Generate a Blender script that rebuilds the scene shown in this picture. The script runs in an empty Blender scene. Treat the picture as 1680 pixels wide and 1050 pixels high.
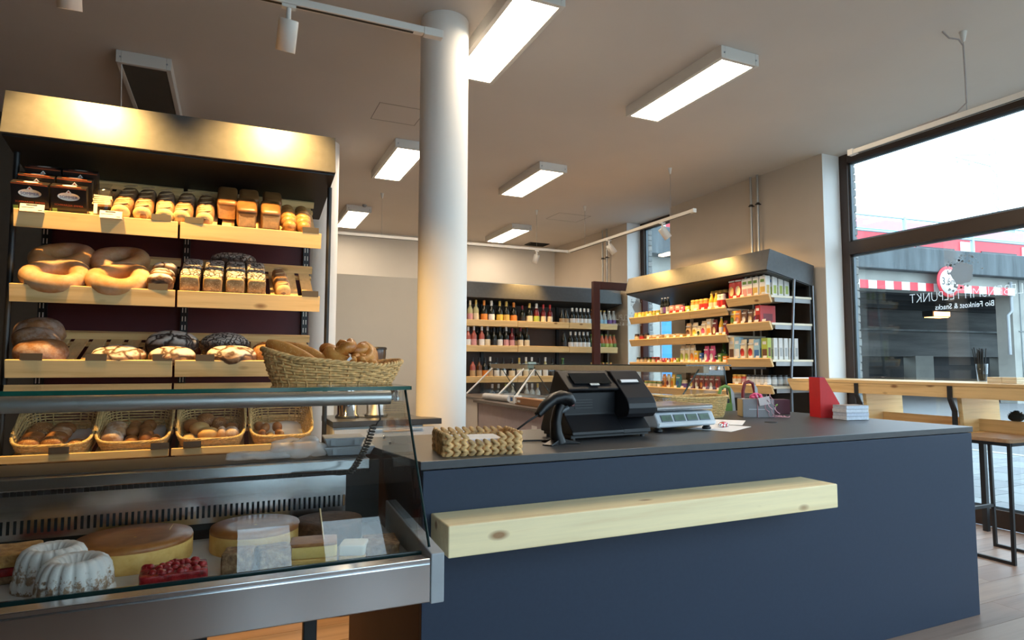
import bpy, bmesh, math, random
from mathutils import Vector, Matrix, Euler, noise

random.seed(7)
S = bpy.context.scene
COL = S.collection

# ------------------------------------------------------------------ camera, sky, exposure
CAM_H = 1.25
FPX = 1023.1
YAW, PITCH, ROLL = 0.42181648, 0.07023966, 0.00215319
_f = Vector((math.sin(YAW) * math.cos(PITCH), math.cos(YAW) * math.cos(PITCH), math.sin(PITCH)))
_r = Vector((math.cos(YAW), -math.sin(YAW), 0))
_u = _r.cross(_f)
CR = _r * math.cos(ROLL) + _u * math.sin(ROLL)
CU = _u * math.cos(ROLL) - _r * math.sin(ROLL)
CF = _f
CPOS = Vector((0, 0, CAM_H))
cd = bpy.data.cameras.new('camera')
cd.sensor_width = 36.0
cd.lens = 36.0 * FPX / 1680.0
cd.clip_start = 0.02
cd.clip_end = 500
cam = bpy.data.objects.new('camera', cd)
COL.objects.link(cam)
cam.matrix_world = Matrix(((CR.x, CU.x, -CF.x, 0), (CR.y, CU.y, -CF.y, 0), (CR.z, CU.z, -CF.z, CAM_H), (0, 0, 0, 1)))
S.camera = cam

W = bpy.data.worlds.new('overcast_sky')
S.world = W
W.use_nodes = True
_bg = W.node_tree.nodes['Background']
_bg.inputs[0].default_value = (0.64, 0.83, 1.0, 1)
_bg.inputs[1].default_value = 4.3

S.view_settings.view_transform = 'Standard'
S.view_settings.look = 'None'
S.view_settings.gamma = 1.0
S.view_settings.use_curve_mapping = False
S.view_settings.exposure = 0.22

LIGHT_PANEL = 25.0        # emission of the ceiling luminaires
SPOT_W = 90.0            # watts of a track spotlight


def ray(px, py):
    return CR * ((px - 840) / FPX) + CU * (-(py - 525) / FPX) + CF


def at(px, py, y=None, x=None, z=None):
    """the world point at which the plane y / x / z = const is met"""
    d = ray(px, py)
    if y is not None:
        t = y / d.y
    elif x is not None:
        t = x / d.x
    else:
        t = (z - CAM_H) / d.z
    return CPOS + d * t


# ------------------------------------------------------------------ materials
MATS = {}


def _new(name):
    m = bpy.data.materials.new(name)
    m.use_nodes = True
    nt = m.node_tree
    b = nt.nodes['Principled BSDF']
    MATS[name] = m
    return m, nt, b


def _ramp(nt, fac, stops):
    r = nt.nodes.new('ShaderNodeValToRGB')
    while len(r.color_ramp.elements) < len(stops):
        r.color_ramp.elements.new(0.5)
    for e, (p, c) in zip(r.color_ramp.elements, stops):
        e.position = p
        e.color = (*c, 1)
    nt.links.new(fac, r.inputs[0])
    return r.outputs[0]


def _coord(nt, scale=(1, 1, 1), kind='Object', rand=False):
    tc = nt.nodes.new('ShaderNodeTexCoord')
    mp = nt.nodes.new('ShaderNodeMapping')
    mp.inputs['Scale'].default_value = scale
    nt.links.new(tc.outputs[kind], mp.inputs[0])
    if rand:
        oi = nt.nodes.new('ShaderNodeObjectInfo')
        mul = nt.nodes.new('ShaderNodeMath')
        mul.operation = 'MULTIPLY'
        mul.inputs[1].default_value = 37.0
        nt.links.new(oi.outputs['Random'], mul.inputs[0])
        cx = nt.nodes.new('ShaderNodeCombineXYZ')
        for i in range(3):
            nt.links.new(mul.outputs[0], cx.inputs[i])
        nt.links.new(cx.outputs[0], mp.inputs['Location'])
    return mp.outputs[0]


def _noise(nt, vec, scale, detail=4, rough=0.55):
    n = nt.nodes.new('ShaderNodeTexNoise')
    n.inputs['Scale'].default_value = scale
    n.inputs['Detail'].default_value = detail
    n.inputs['Roughness'].default_value = rough
    nt.links.new(vec, n.inputs['Vector'])
    return n.outputs['Fac']


def _bump(nt, b, h, strength=0.3, dist=0.01):
    bp = nt.nodes.new('ShaderNodeBump')
    bp.inputs['Strength'].default_value = strength
    bp.inputs['Distance'].default_value = dist
    nt.links.new(h, bp.inputs['Height'])
    nt.links.new(bp.outputs[0], b.inputs['Normal'])


def mat(name, c, rough=0.6, metal=0.0, var=0.06, nscale=14, bump=0.0, spec=None, coat=0.0):
    """plain surface with a slight procedural variation"""
    if name in MATS:
        return MATS[name]
    m, nt, b = _new(name)
    v = _coord(nt, rand=True)
    f = _noise(nt, v, nscale)
    lo = tuple(max(0, x * (1 - var)) for x in c)
    hi = tuple(min(1, x * (1 + var)) for x in c)
    nt.links.new(_ramp(nt, f, [(0.3, lo), (0.7, hi)]), b.inputs['Base Color'])
    b.inputs['Roughness'].default_value = rough
    b.inputs['Metallic'].default_value = metal
    if spec is not None:
        b.inputs['Specular IOR Level'].default_value = spec
    if coat:
        b.inputs['Coat Weight'].default_value = coat
        b.inputs['Coat Roughness'].default_value = 0.1
    if bump:
        _bump(nt, b, f, bump, 0.004)
    return m


def wood(name, c1, c2, axis=0, knots=True, rough=0.5, fine=1.0):
    """sawn softwood: long grain along an axis, a few knots"""
    if name in MATS:
        return MATS[name]
    m, nt, b = _new(name)
    sc = [18 * fine, 18 * fine, 18 * fine]
    sc[axis] = 0.9 * fine
    v = _coord(nt, tuple(sc), rand=True)
    f = _noise(nt, v, 1.6, 5, 0.6)
    col = _ramp(nt, f, [(0.28, c2), (0.48, c1), (0.62, tuple(min(1, x * 1.08) for x in c1)), (0.8, c2)])
    if knots:
        sk = [9.0, 9.0, 9.0]
        sk[axis] = 4.0
        vk = _coord(nt, tuple(sk), rand=True)
        vo = nt.nodes.new('ShaderNodeTexVoronoi')
        vo.inputs['Scale'].default_value = 1.0
        nt.links.new(vk, vo.inputs['Vector'])
        kr = _ramp(nt, vo.outputs['Distance'], [(0.07, (1, 1, 1)), (0.16, (0, 0, 0))])
        mx = nt.nodes.new('ShaderNodeMix')
        mx.data_type = 'RGBA'
        nt.links.new(kr, mx.inputs[0])
        nt.links.new(col, mx.inputs[6])
        mx.inputs[7].default_value = (c2[0] * 0.45, c2[1] * 0.33, c2[2] * 0.28, 1)
        col = mx.outputs[2]
    nt.links.new(col, b.inputs['Base Color'])
    b.inputs['Roughness'].default_value = rough
    _bump(nt, b, f, 0.12, 0.003)
    return m


def steel(name, c=(0.62, 0.63, 0.65), rough=0.26, axis=0):
    if name in MATS:
        return MATS[name]
    m, nt, b = _new(name)
    sc = [420, 420, 420]
    sc[axis] = 5
    f = _noise(nt, _coord(nt, tuple(sc)), 1.0, 3)
    nt.links.new(_ramp(nt, f, [(0.3, tuple(x * 0.97 for x in c)), (0.7, c)]), b.inputs['Base Color'])
    b.inputs['Roughness'].default_value = rough
    b.inputs['Metallic'].default_value = 1.0
    return m


def glass(name, tint=(0.97, 0.99, 0.98), rough=0.0, ior=1.5, refl=1.0):
    """thin pane: see-through with a Fresnel mirror, so no caustics are needed"""
    if name in MATS:
        return MATS[name]
    m, nt, b = _new(name)
    nt.nodes.remove(b)
    out = nt.nodes['Material Output']
    tr = nt.nodes.new('ShaderNodeBsdfTransparent')
    tr.inputs[0].default_value = (*tint, 1)
    gl = nt.nodes.new('ShaderNodeBsdfGlossy')
    gl.inputs['Roughness'].default_value = rough
    fr = nt.nodes.new('ShaderNodeFresnel')
    geo = nt.nodes.new('ShaderNodeNewGeometry')
    mi = nt.nodes.new('ShaderNodeMix')          # the way out of the pane mirrors like the way in
    mi.data_type = 'FLOAT'
    mi.inputs[2].default_value = ior
    mi.inputs[3].default_value = 1.0 / ior
    nt.links.new(geo.outputs['Backfacing'], mi.inputs[0])
    nt.links.new(mi.outputs[0], fr.inputs['IOR'])
    ms = nt.nodes.new('ShaderNodeMixShader')
    if refl != 1.0:
        mm = nt.nodes.new('ShaderNodeMath')
        mm.operation = 'MULTIPLY'
        mm.inputs[1].default_value = refl
        nt.links.new(fr.outputs[0], mm.inputs[0])
        nt.links.new(mm.outputs[0], ms.inputs[0])
    else:
        nt.links.new(fr.outputs[0], ms.inputs[0])
    nt.links.new(tr.outputs[0], ms.inputs[1])
    nt.links.new(gl.outputs[0], ms.inputs[2])
    nt.links.new(ms.outputs[0], out.inputs['Surface'])
    return m


def emit(name, c, s):
    if name in MATS:
        return MATS[name]
    m, nt, b = _new(name)
    b.inputs['Base Color'].default_value = (0.9, 0.9, 0.9, 1)
    b.inputs['Emission Color'].default_value = (*c, 1)
    b.inputs['Emission Strength'].default_value = s
    return m


def crust(name, dark, mid, light, nscale=22, flour=0.0, cracks=0.0, rough=0.65, bump=0.5, seeds=0.0, vscale=26):
    """baked crust: browned patches, flour dusting on top, cracked surface, seeds"""
    if name in MATS:
        return MATS[name]
    m, nt, b = _new(name)
    v = _coord(nt, rand=True)
    f = _noise(nt, v, nscale, 5, 0.6)
    col = _ramp(nt, f, [(0.25, dark), (0.5, mid), (0.78, light)])
    h = f
    if cracks:
        vo = nt.nodes.new('ShaderNodeTexVoronoi')
        vo.feature = 'DISTANCE_TO_EDGE'
        vo.inputs['Scale'].default_value = vscale
        nd = nt.nodes.new('ShaderNodeTexNoise')
        nd.inputs['Scale'].default_value = 18
        nt.links.new(v, nd.inputs['Vector'])
        mxv = nt.nodes.new('ShaderNodeMix')
        mxv.data_type = 'RGBA'
        mxv.inputs[0].default_value = 0.06
        nt.links.new(v, mxv.inputs[6])
        nt.links.new(nd.outputs['Color'], mxv.inputs[7])
        nt.links.new(mxv.outputs[2], vo.inputs['Vector'])
        e = _ramp(nt, vo.outputs['Distance'], [(0.02, (1, 1, 1)), (0.13, (0, 0, 0))])
        mx = nt.nodes.new('ShaderNodeMix')
        mx.data_type = 'RGBA'
        nt.links.new(e, mx.inputs[0])
        nt.links.new(col, mx.inputs[6])
        mx.inputs[7].default_value = (*[x * 0.5 for x in dark], 1)
        if flour:
            geo = nt.nodes.new('ShaderNodeNewGeometry')
            sx = nt.nodes.new('ShaderNodeSeparateXYZ')
            nt.links.new(geo.outputs['Normal'], sx.inputs[0])
            ad = nt.nodes.new('ShaderNodeMath')
            ad.operation = 'MULTIPLY_ADD'
            nt.links.new(f, ad.inputs[0])
            ad.inputs[1].default_value = 0.9
            nt.links.new(sx.outputs[2], ad.inputs[2])
            fl = _ramp(nt, ad.outputs[0], [(0.55, (0, 0, 0)), (1.25 - 0.4 * flour, (flour,) * 3)])
            m2 = nt.nodes.new('ShaderNodeMix')
            m2.data_type = 'RGBA'
            nt.links.new(fl, m2.inputs[0])
            nt.links.new(col, m2.inputs[6])
            m2.inputs[7].default_value = (0.80, 0.74, 0.66, 1)
            nt.links.new(m2.outputs[2], mx.inputs[6])
        col = mx.outputs[2]
        inv = _ramp(nt, vo.outputs['Distance'], [(0.0, (0, 0, 0)), (0.15, (1, 1, 1))])
        h = inv
    elif flour:
        fl = _ramp(nt, _noise(nt, v, nscale * 0.7, 6, 0.7), [(0.45, (0, 0, 0)), (0.62, (flour,) * 3)])
        m2 = nt.nodes.new('ShaderNodeMix')
        m2.data_type = 'RGBA'
        nt.links.new(fl, m2.inputs[0])
        nt.links.new(col, m2.inputs[6])
        m2.inputs[7].default_value = (0.85, 0.80, 0.74, 1)
        col = m2.outputs[2]
    if seeds:
        vo2 = nt.nodes.new('ShaderNodeTexVoronoi')
        vo2.inputs['Scale'].default_value = 140
        nt.links.new(v, vo2.inputs['Vector'])
        sd = _ramp(nt, vo2.outputs['Distance'], [(0.18, (seeds,) * 3), (0.32, (0, 0, 0))])
        m3 = nt.nodes.new('ShaderNodeMix')
        m3.data_type = 'RGBA'
        nt.links.new(sd, m3.inputs[0])
        nt.links.new(col, m3.inputs[6])
        m3.inputs[7].default_value = (0.85, 0.66, 0.36, 1)
        col = m3.outputs[2]
    nt.links.new(col, b.inputs['Base Color'])
    b.inputs['Roughness'].default_value = rough
    _bump(nt, b, h, bump, 0.006)
    return m


# ------------------------------------------------------------------ mesh helpers
class MB:
    def __init__(self):
        self.v, self.f, self.mi, self.sm = [], [], [], []

    def add(self, vs, fs, mi=0, smooth=False, M=None):
        o = len(self.v)
        if M is not None:
            vs = [M @ Vector(p) for p in vs]
        self.v += [tuple(p) for p in vs]
        for f in fs:
            self.f.append([o + i for i in f])
            self.mi.append(mi)
            self.sm.append(smooth)
        return self

    def box(self, x0, x1, y0, y1, z0, z1, mi=0, M=None):
        vs = [(x0, y0, z0), (x1, y0, z0), (x1, y1, z0), (x0, y1, z0), (x0, y0, z1), (x1, y0, z1), (x1, y1, z1), (x0, y1, z1)]
        fs = [(0, 3, 2, 1), (4, 5, 6, 7), (0, 1, 5, 4), (1, 2, 6, 5), (2, 3, 7, 6), (3, 0, 4, 7)]
        return self.add(vs, fs, mi, False, M)

    def hexa(self, pts, mi=0, M=None):
        """8 points: bottom loop of 4, top loop of 4"""
        fs = [(0, 3, 2, 1), (4, 5, 6, 7), (0, 1, 5, 4), (1, 2, 6, 5), (2, 3, 7, 6), (3, 0, 4, 7)]
        return self.add(pts, fs, mi, False, M)

    def prism(self, poly, a, b, axis=2, mi=0, M=None, smooth=False):
        """poly: 2-D loop, extruded from a to b along an axis"""
        n = len(poly)

        def P(p, t):
            return (t, p[0], p[1]) if axis == 0 else (p[0], t, p[1]) if axis == 1 else (p[0], p[1], t)
        vs = [P(p, a) for p in poly] + [P(p, b) for p in poly]
        fs = [tuple(range(n - 1, -1, -1)), tuple(range(n, 2 * n))]
        o = len(self.v)
        self.add(vs, fs, mi, False, M)
        for i in range(n):
            j = (i + 1) % n
            self.f.append([o + i, o + j, o + n + j, o + n + i])
            self.mi.append(mi)
            self.sm.append(smooth)
        return self

    def tube(self, pts, r, n=8, closed=False, mi=0, M=None, flat=1.0):
        """round bar along a polyline; r a number or a list"""
        pts = [Vector(p) for p in pts]
        k = len(pts)
        rs = r if isinstance(r, (list, tuple)) else [r] * k
        vs, fs = [], []
        up = None
        for i, p in enumerate(pts):
            a = pts[i - 1] if (i > 0 or closed) else p
            c = pts[(i + 1) % k] if (i < k - 1 or closed) else p
            t = (c - a).normalized()
            if up is None:
                up = Vector((0, 0, 1)) if abs(t.z) < 0.9 else Vector((1, 0, 0))
            s = t.cross(up)
            if s.length < 1e-6:
                s = t.cross(Vector((0, 1, 0.3)))
            s.normalize()
            up = s.cross(t).normalized()
            for j in range(n):
                an = 2 * math.pi * j / n
                vs.append(p + s * (math.cos(an) * rs[i]) + up * (math.sin(an) * rs[i] * flat))
        m = k if closed else k - 1
        for i in range(m):
            for j in range(n):
                i2 = (i + 1) % k
                fs.append((i * n + j, i * n + (j + 1) % n, i2 * n + (j + 1) % n, i2 * n + j))
        self.add(vs, fs, mi, True, M)
        if not closed:
            self.add(vs[:n], [tuple(range(n - 1, -1, -1))], mi, False, M)
            self.add(vs[-n:], [tuple(range(n))], mi, False, M)
        return self

    def lathe(self, prof, n=16, c=(0, 0, 0), mi=0, M=None, smooth=True, f=None, cap=True):
        """profile [(r, z)] about the z axis at c; f(angle, i, r, z) may change r"""
        vs, fs = [], []
        for i, (r, z) in enumerate(prof):
            for j in range(n):
                a = 2 * math.pi * j / n
                rr = f(a, i, r, z) if f else r
                vs.append((c[0] + rr * math.cos(a), c[1] + rr * math.sin(a), c[2] + z))
        k = len(prof)
        for i in range(k - 1):
            for j in range(n):
                fs.append((i * n + j, i * n + (j + 1) % n, (i + 1) * n + (j + 1) % n, (i + 1) * n + j))
        self.add(vs, fs, mi, smooth, M)
        if cap:
            self.add(vs[:n], [tuple(range(n - 1, -1, -1))], mi, False, M)
            self.add(vs[-n:], [tuple(range(n))], mi, False, M)
        return self

    def blob(self, sx, sy, sz, e1=1.0, e2=1.0, nu=20, nv=12, amp=0.0, fr=8.0, seed=0, flatb=None, mi=0, M=None, fn=None):
        """superellipsoid with noise; long axis x; flattened below -flatb*sz"""
        def sp(c, e):
            return math.copysign(abs(c) ** e, c)
        vs, fs = [], []
        so = Vector((seed * 3.1, seed * 1.7, seed * 0.9))
        for i in range(nv + 1):
            th = -math.pi / 2 + math.pi * i / nv
            for j in range(nu):
                ph = 2 * math.pi * j / nu
                x = sx * sp(math.cos(th), e1) * sp(math.cos(ph), e2)
                y = sy * sp(math.cos(th), e1) * sp(math.sin(ph), e2)
                z = sz * sp(math.sin(th), e1)
                p = Vector((x, y, z))
                if amp:
                    p *= 1 + amp * noise.noise(p * fr + so)
                if fn:
                    p = fn(p)
                if flatb is not None and p.z < -flatb * sz:
                    p.z = -flatb * sz
                vs.append(p)
        for i in range(nv):
            for j in range(nu):
                fs.append((i * nu + j, i * nu + (j + 1) % nu, (i + 1) * nu + (j + 1) % nu, (i + 1) * nu + j))
        return self.add(vs, fs, mi, True, M)

    def build(self, name, mats, parent=None, bevel=0.0, seg=2, loc=None, rot=None, weld=False):
        me = bpy.data.meshes.new(name)
        me.from_pydata(self.v, [], self.f)
        if not isinstance(mats, (list, tuple)):
            mats = [mats]
        for m in mats:
            me.materials.append(m)
        for p, mi, sm in zip(me.polygons, self.mi, self.sm):
            p.material_index = mi
            p.use_smooth = sm
        me.update()
        if weld:
            bm = bmesh.new()
            bm.from_mesh(me)
            bmesh.ops.remove_doubles(bm, verts=bm.verts, dist=1e-5)
            bm.to_mesh(me)
            bm.free()
        o = bpy.data.objects.new(name, me)
        COL.objects.link(o)
        if parent is not None:
            o.parent = parent
        if loc is not None:
            o.location = loc
        if rot is not None:
            o.rotation_euler = rot
        if bevel:
            b = o.modifiers.new('edge', 'BEVEL')
            b.width = bevel
            b.segments = seg
            b.limit_method = 'ANGLE'
            b.angle_limit = math.radians(40)
        return o


def tag(o, label=None, cat=None, group=None, kind=None):
    if label:
        o['label'] = label
    if cat:
        o['category'] = cat
    if group:
        o['group'] = group
    if kind:
        o['kind'] = kind
    return o


def empty(name, loc=(0, 0, 0), rz=0.0, label=None, cat=None, group=None, kind=None):
    o = bpy.data.objects.new(name, None)
    o.empty_display_size = 0.05
    COL.objects.link(o)
    o.location = loc
    o.rotation_euler = (0, 0, rz)
    return tag(o, label, cat, group, kind)


def dup(root, loc=None, rot=None, label=None, group=None, scale=None):
    def cp(o, par):
        c = o.copy()
        COL.objects.link(c)
        c.parent = par
        for ch in list(o.children):
            cp(ch, c)
        return c
    r = cp(root, root.parent)
    if loc is not None:
        r.location = loc
    if rot is not None:
        r.rotation_euler = rot
    if scale is not None:
        r.scale = scale
    if label:
        r['label'] = label
    if group:
        r['group'] = group
    return r


def swap(o, part, m):
    """give the part of a copy another material, object-linked so that mesh data stays shared"""
    for ch in o.children_recursive:
        if ch.name.split('.')[0] == part and ch.material_slots:
            ch.material_slots[0].link = 'OBJECT'
            ch.material_slots[0].material = m


def text(body, size, m, parent, M, name='lettering', extrude=0.0, align='CENTER', sx=1.0, shear=0.0, thin=0.0):
    cu = bpy.data.curves.new(name, 'FONT')
    cu.body = body
    cu.size = size
    cu.align_x = align
    cu.align_y = 'CENTER'
    cu.extrude = extrude
    cu.shear = shear
    cu.offset = -thin
    cu.resolution_u = 3
    cu.materials.append(m)
    tmp = bpy.data.objects.new(name, cu)
    me = bpy.data.meshes.new_from_object(tmp)
    bpy.data.objects.remove(tmp)
    me.name = name
    o = bpy.data.objects.new(name, me)
    COL.objects.link(o)
    o.parent = parent
    o.matrix_local = M @ Matrix.Diagonal((sx, 1, 1, 1))
    return o


def facing(origin, right, up):
    """matrix whose local x / y are the given world directions"""
    r = Vector(right).normalized()
    u = Vector(up).normalized()
    n = r.cross(u)
    return Matrix(((r.x, u.x, n.x, origin[0]), (r.y, u.y, n.y, origin[1]), (r.z, u.z, n.z, origin[2]), (0, 0, 0, 1)))


ORD = ['first', 'second', 'third', 'fourth', 'fifth', 'sixth', 'seventh', 'eighth', 'ninth', 'tenth', 'eleventh', 'twelfth', 'thirteenth',
       'fourteenth', 'fifteenth', 'sixteenth', 'seventeenth', 'eighteenth', 'nineteenth', 'twentieth', 'twenty-first', 'twenty-second',
       'twenty-third', 'twenty-fourth', 'twenty-fifth', 'twenty-sixth', 'twenty-seventh', 'twenty-eighth', 'twenty-ninth', 'thirtieth']

def RX(a): return Matrix.Rotation(a, 4, 'X')
def RY(a): return Matrix.Rotation(a, 4, 'Y')
def RZ(a): return Matrix.Rotation(a, 4, 'Z')
def T(x, y, z): return Matrix.Translation((x, y, z))
rad = math.radians
# ------------------------------------------------------------------ shared materials
M_ceil = mat('ceiling_paint', (0.68, 0.63, 0.585), 0.9, var=0.02, nscale=2, bump=0.02)
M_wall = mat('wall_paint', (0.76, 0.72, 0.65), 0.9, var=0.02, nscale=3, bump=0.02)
M_wallr = mat('right_wall_beige', (0.62, 0.54, 0.45), 0.9, var=0.02, nscale=3)  # wall faces darker and warmer than the reveals
M_white = mat('white_paint', (0.84, 0.84, 0.83), 0.8, var=0.02, nscale=3)
M_taupe = mat('dark_taupe_paint', (0.10, 0.08, 0.06), 0.9)
M_part = mat('partition_paint', (0.62, 0.57, 0.48), 0.85, var=0.02, nscale=3)
M_pine = wood('pine_lengthwise', (0.80, 0.55, 0.25), (0.62, 0.37, 0.13), 0)
M_pine_y = wood('pine_depthwise', (0.76, 0.50, 0.22), (0.58, 0.33, 0.12), 1)
M_pine_pale = wood('pine_pale', (0.86, 0.71, 0.42), (0.78, 0.58, 0.30), 0, fine=0.8)
M_pine_slat = wood('pine_slat', (0.74, 0.50, 0.24), (0.58, 0.36, 0.15), 1, knots=False)
M_floor = [wood('floor_plank_%d' % i, c, tuple(x * 0.72 for x in c), 0, False, 0.42, 0.6) for i, c in enumerate(
    ((0.33, 0.225, 0.175), (0.37, 0.26, 0.20), (0.30, 0.20, 0.155)))]
M_joint = mat('floor_joint', (0.10, 0.07, 0.05), 0.7)
M_black = mat('black_powder_coat', (0.012, 0.012, 0.013), 0.45)
M_dark = mat('dark_panel', (0.02, 0.018, 0.018), 0.6)
M_hood = mat('hood_laminate', (0.062, 0.064, 0.068), 0.42, var=0.10, nscale=30)
M_counter = mat('anthracite_laminate', (0.028, 0.040, 0.066), 0.5, spec=0.22, var=0.04, nscale=60)
M_ctop = mat('anthracite_worktop', (0.045, 0.046, 0.050), 0.36, var=0.06, nscale=40)
M_red_panel = mat('oxblood_panel', (0.085, 0.012, 0.016), 0.55)
M_brown_frame = mat('brown_window_frame', (0.040, 0.020, 0.012), 0.4)
M_dr_frame = mat('dark_red_door_frame', (0.055, 0.012, 0.010), 0.45)
M_steel = steel('brushed_steel', rough=0.2, axis=0)
M_steel_y = steel('brushed_steel_depthwise', axis=1)
M_alu = steel('satin_aluminium', (0.60, 0.62, 0.63), 0.42, axis=0)
M_chrome = steel('polished_chrome', (0.80, 0.80, 0.82), 0.08, axis=2)
M_grey_plastic = mat('grey_plastic', (0.34, 0.36, 0.38), 0.5)
M_white_metal = mat('white_metal', (0.80, 0.79, 0.77), 0.45, var=0.01)
M_paper = mat('white_paper', (0.82, 0.81, 0.82), 0.85, var=0.03)
M_card = mat('black_card', (0.030, 0.024, 0.022), 0.6)
M_wcard = mat('white_card', (0.74, 0.72, 0.68), 0.7)
M_ink = mat('dark_print', (0.05, 0.05, 0.055), 0.7)
M_glass = glass('clear_pane')
M_case_glass = glass('case_pane', (0.975, 0.988, 0.98), ior=1.5)
M_edge = mat('green_glass_edge', (0.010, 0.085, 0.060), 0.15)
M_edge_dark = mat('dark_glass_edge', (0.006, 0.022, 0.022), 0.15)
M_wick = mat('wicker_willow', (0.70, 0.42, 0.16), 0.6, var=0.4, nscale=60)
M_wick2 = mat('wicker_pale', (0.62, 0.43, 0.18), 0.6, var=0.3, nscale=80)
M_braid = mat('water_hyacinth', (0.62, 0.37, 0.15), 0.6, var=0.5, nscale=35)
M_conc = mat('weathered_concrete', (0.22, 0.24, 0.24), 0.9, var=0.35, nscale=1.2, bump=0.2)
M_conc_l = mat('pale_concrete', (0.34, 0.34, 0.31), 0.9, var=0.15, nscale=1.0, bump=0.1)
M_conc_d = mat('dark_concrete', (0.06, 0.065, 0.07), 0.9, var=0.3, nscale=0.6)  # darker concrete tone for deck, cross girders and lower wall
# ================================================================== the setting
ZC = 3.30          # ceiling height
XW = 5.18          # inner face of the window wall
YB = 9.70          # far wall
XL = -1.82
YF = -0.90         # glazed shop front behind the camera


def struct(o, label=None):
    o['kind'] = 'structure'
    if label:
        o['label'] = label
    return o


# floor: plank pieces where the picture can show them, a plain slab beyond
fl = struct(MB().box(XL, 5.41, YF, YB, -0.12, -0.012).build('floor', M_joint), 'brown wood plank shop floor')
rng = random.Random(3)
row = 0
PW = 0.185
meshes = {}
y = 0.95
while y < 4.25:
    x = XL + 0.02 - rng.uniform(0, 1.0)
    while x < 5.40:
        L = 1.22
        a, b2 = max(x, XL + 0.01), min(x + L, 5.40)
        if b2 - a > 0.05:
            key = round(b2 - a, 2)
            k = (key, rng.randrange(3))
            if k not in meshes:
                o = MB().box(-key / 2, key / 2, -PW / 2 + 0.0012, PW / 2 - 0.0012, -0.012, 0).build('plank', M_floor[k[1]], fl)
                meshes[k] = o.data
            else:
                o = bpy.data.objects.new('plank', meshes[k])
                COL.objects.link(o)
                o.parent = fl
            o.location = ((a + b2) / 2, y + PW / 2, 0)
        x += L + 0.0015
    y += PW
    row += 1
Y1 = y
MB().box(XL, 5.41, YF, 0.95, -0.012, 0).build('floor_covering', M_floor[1], fl)
MB().box(XL, 5.41, Y1, YB, -0.012, 0).build('floor_covering', M_floor[1], fl)

ce = struct(MB().box(XL - 0.2, 5.55, YF - 0.2, YB + 0.2, ZC, ZC + 0.25).build('ceiling', M_ceil), 'plain painted shop ceiling')
# access hatches: a hair-wide frame standing just proud of the ceiling
M_line = mat('hatch_joint', (0.30, 0.27, 0.24), 0.9)
for (x0, x1, y0, y1) in ((1.0, 1.38, 4.78, 5.14), (4.0, 4.5, 7.35, 7.75)):
    m = MB()
    w = 0.006
    for q in ((x0, x1, y0, y0 + w), (x0, x1, y1 - w, y1), (x0, x0 + w, y0, y1), (x1 - w, x1, y0, y1)):
        m.box(*q, ZC - 0.0015, ZC + 0.001)
    m.build('access_hatch', M_line, ce)
m = MB()
m.box(4.54, 4.90, 9.36, 9.60, ZC - 0.012, ZC)
v = m.build('air_vent', M_black, ce)
for i in range(6):
    MB().box(4.56, 4.88, 9.375 + i * 0.037, 9.385 + i * 0.037, ZC - 0.02, ZC - 0.012).build('vent_slat', M_dark, v)

# walls
struct(MB().box(XL, 5.53, YB, YB + 0.2, 0, ZC).build('wall_back', M_wall), 'beige far wall of the shop')
struct(MB().box(XL - 0.2, XL, YF, YB, 0, ZC).build('wall_left', M_taupe))
struct(MB().box(XL, 0.45, 6.25, 6.45, 0, ZC).build('wall_rear', M_taupe), 'wall behind the bread rack')
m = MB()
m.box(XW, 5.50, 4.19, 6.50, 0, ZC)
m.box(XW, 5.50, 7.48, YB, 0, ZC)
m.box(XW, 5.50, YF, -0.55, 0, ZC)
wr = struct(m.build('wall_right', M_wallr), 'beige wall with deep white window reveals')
for (a, b) in ((4.186, 4.19), (6.50, 6.504), (7.476, 7.48)):
    MB().box(XW, 5.41, a, b, 0, ZC).build('reveal_white_strip', M_white, wr)  # thin strips added so the reveals come out whiter than the wall faces
m = MB()
m.box(XL, 0.08, YF - 0.25, YF, 0, ZC)
m.box(0.08, 5.5, YF - 0.25, YF, 0, 0.12)
m.box(0.08, 5.5, YF - 0.25, YF, 3.16, ZC)
m.box(0.47, 0.68, YF - 0.25, YF, 0.12, 3.16)
m.box(1.20, 1.42, YF - 0.25, YF, 0.12, 3.16)
struct(m.build('wall_front', M_taupe))
# low partition carrying the wine shelf
pt = struct(MB().box(-0.6, XW, 7.97, 8.09, 0, 2.375).build('wall_partition', M_part, bevel=0.004), 'low grey-beige partition wall behind the wine shelf')
MB().box(2.40, XW, 7.92, 7.97, 2.30, 2.375).build('trim_strip', mat('pale_grey_trim', (0.55, 0.56, 0.56), 0.5), pt)


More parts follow.
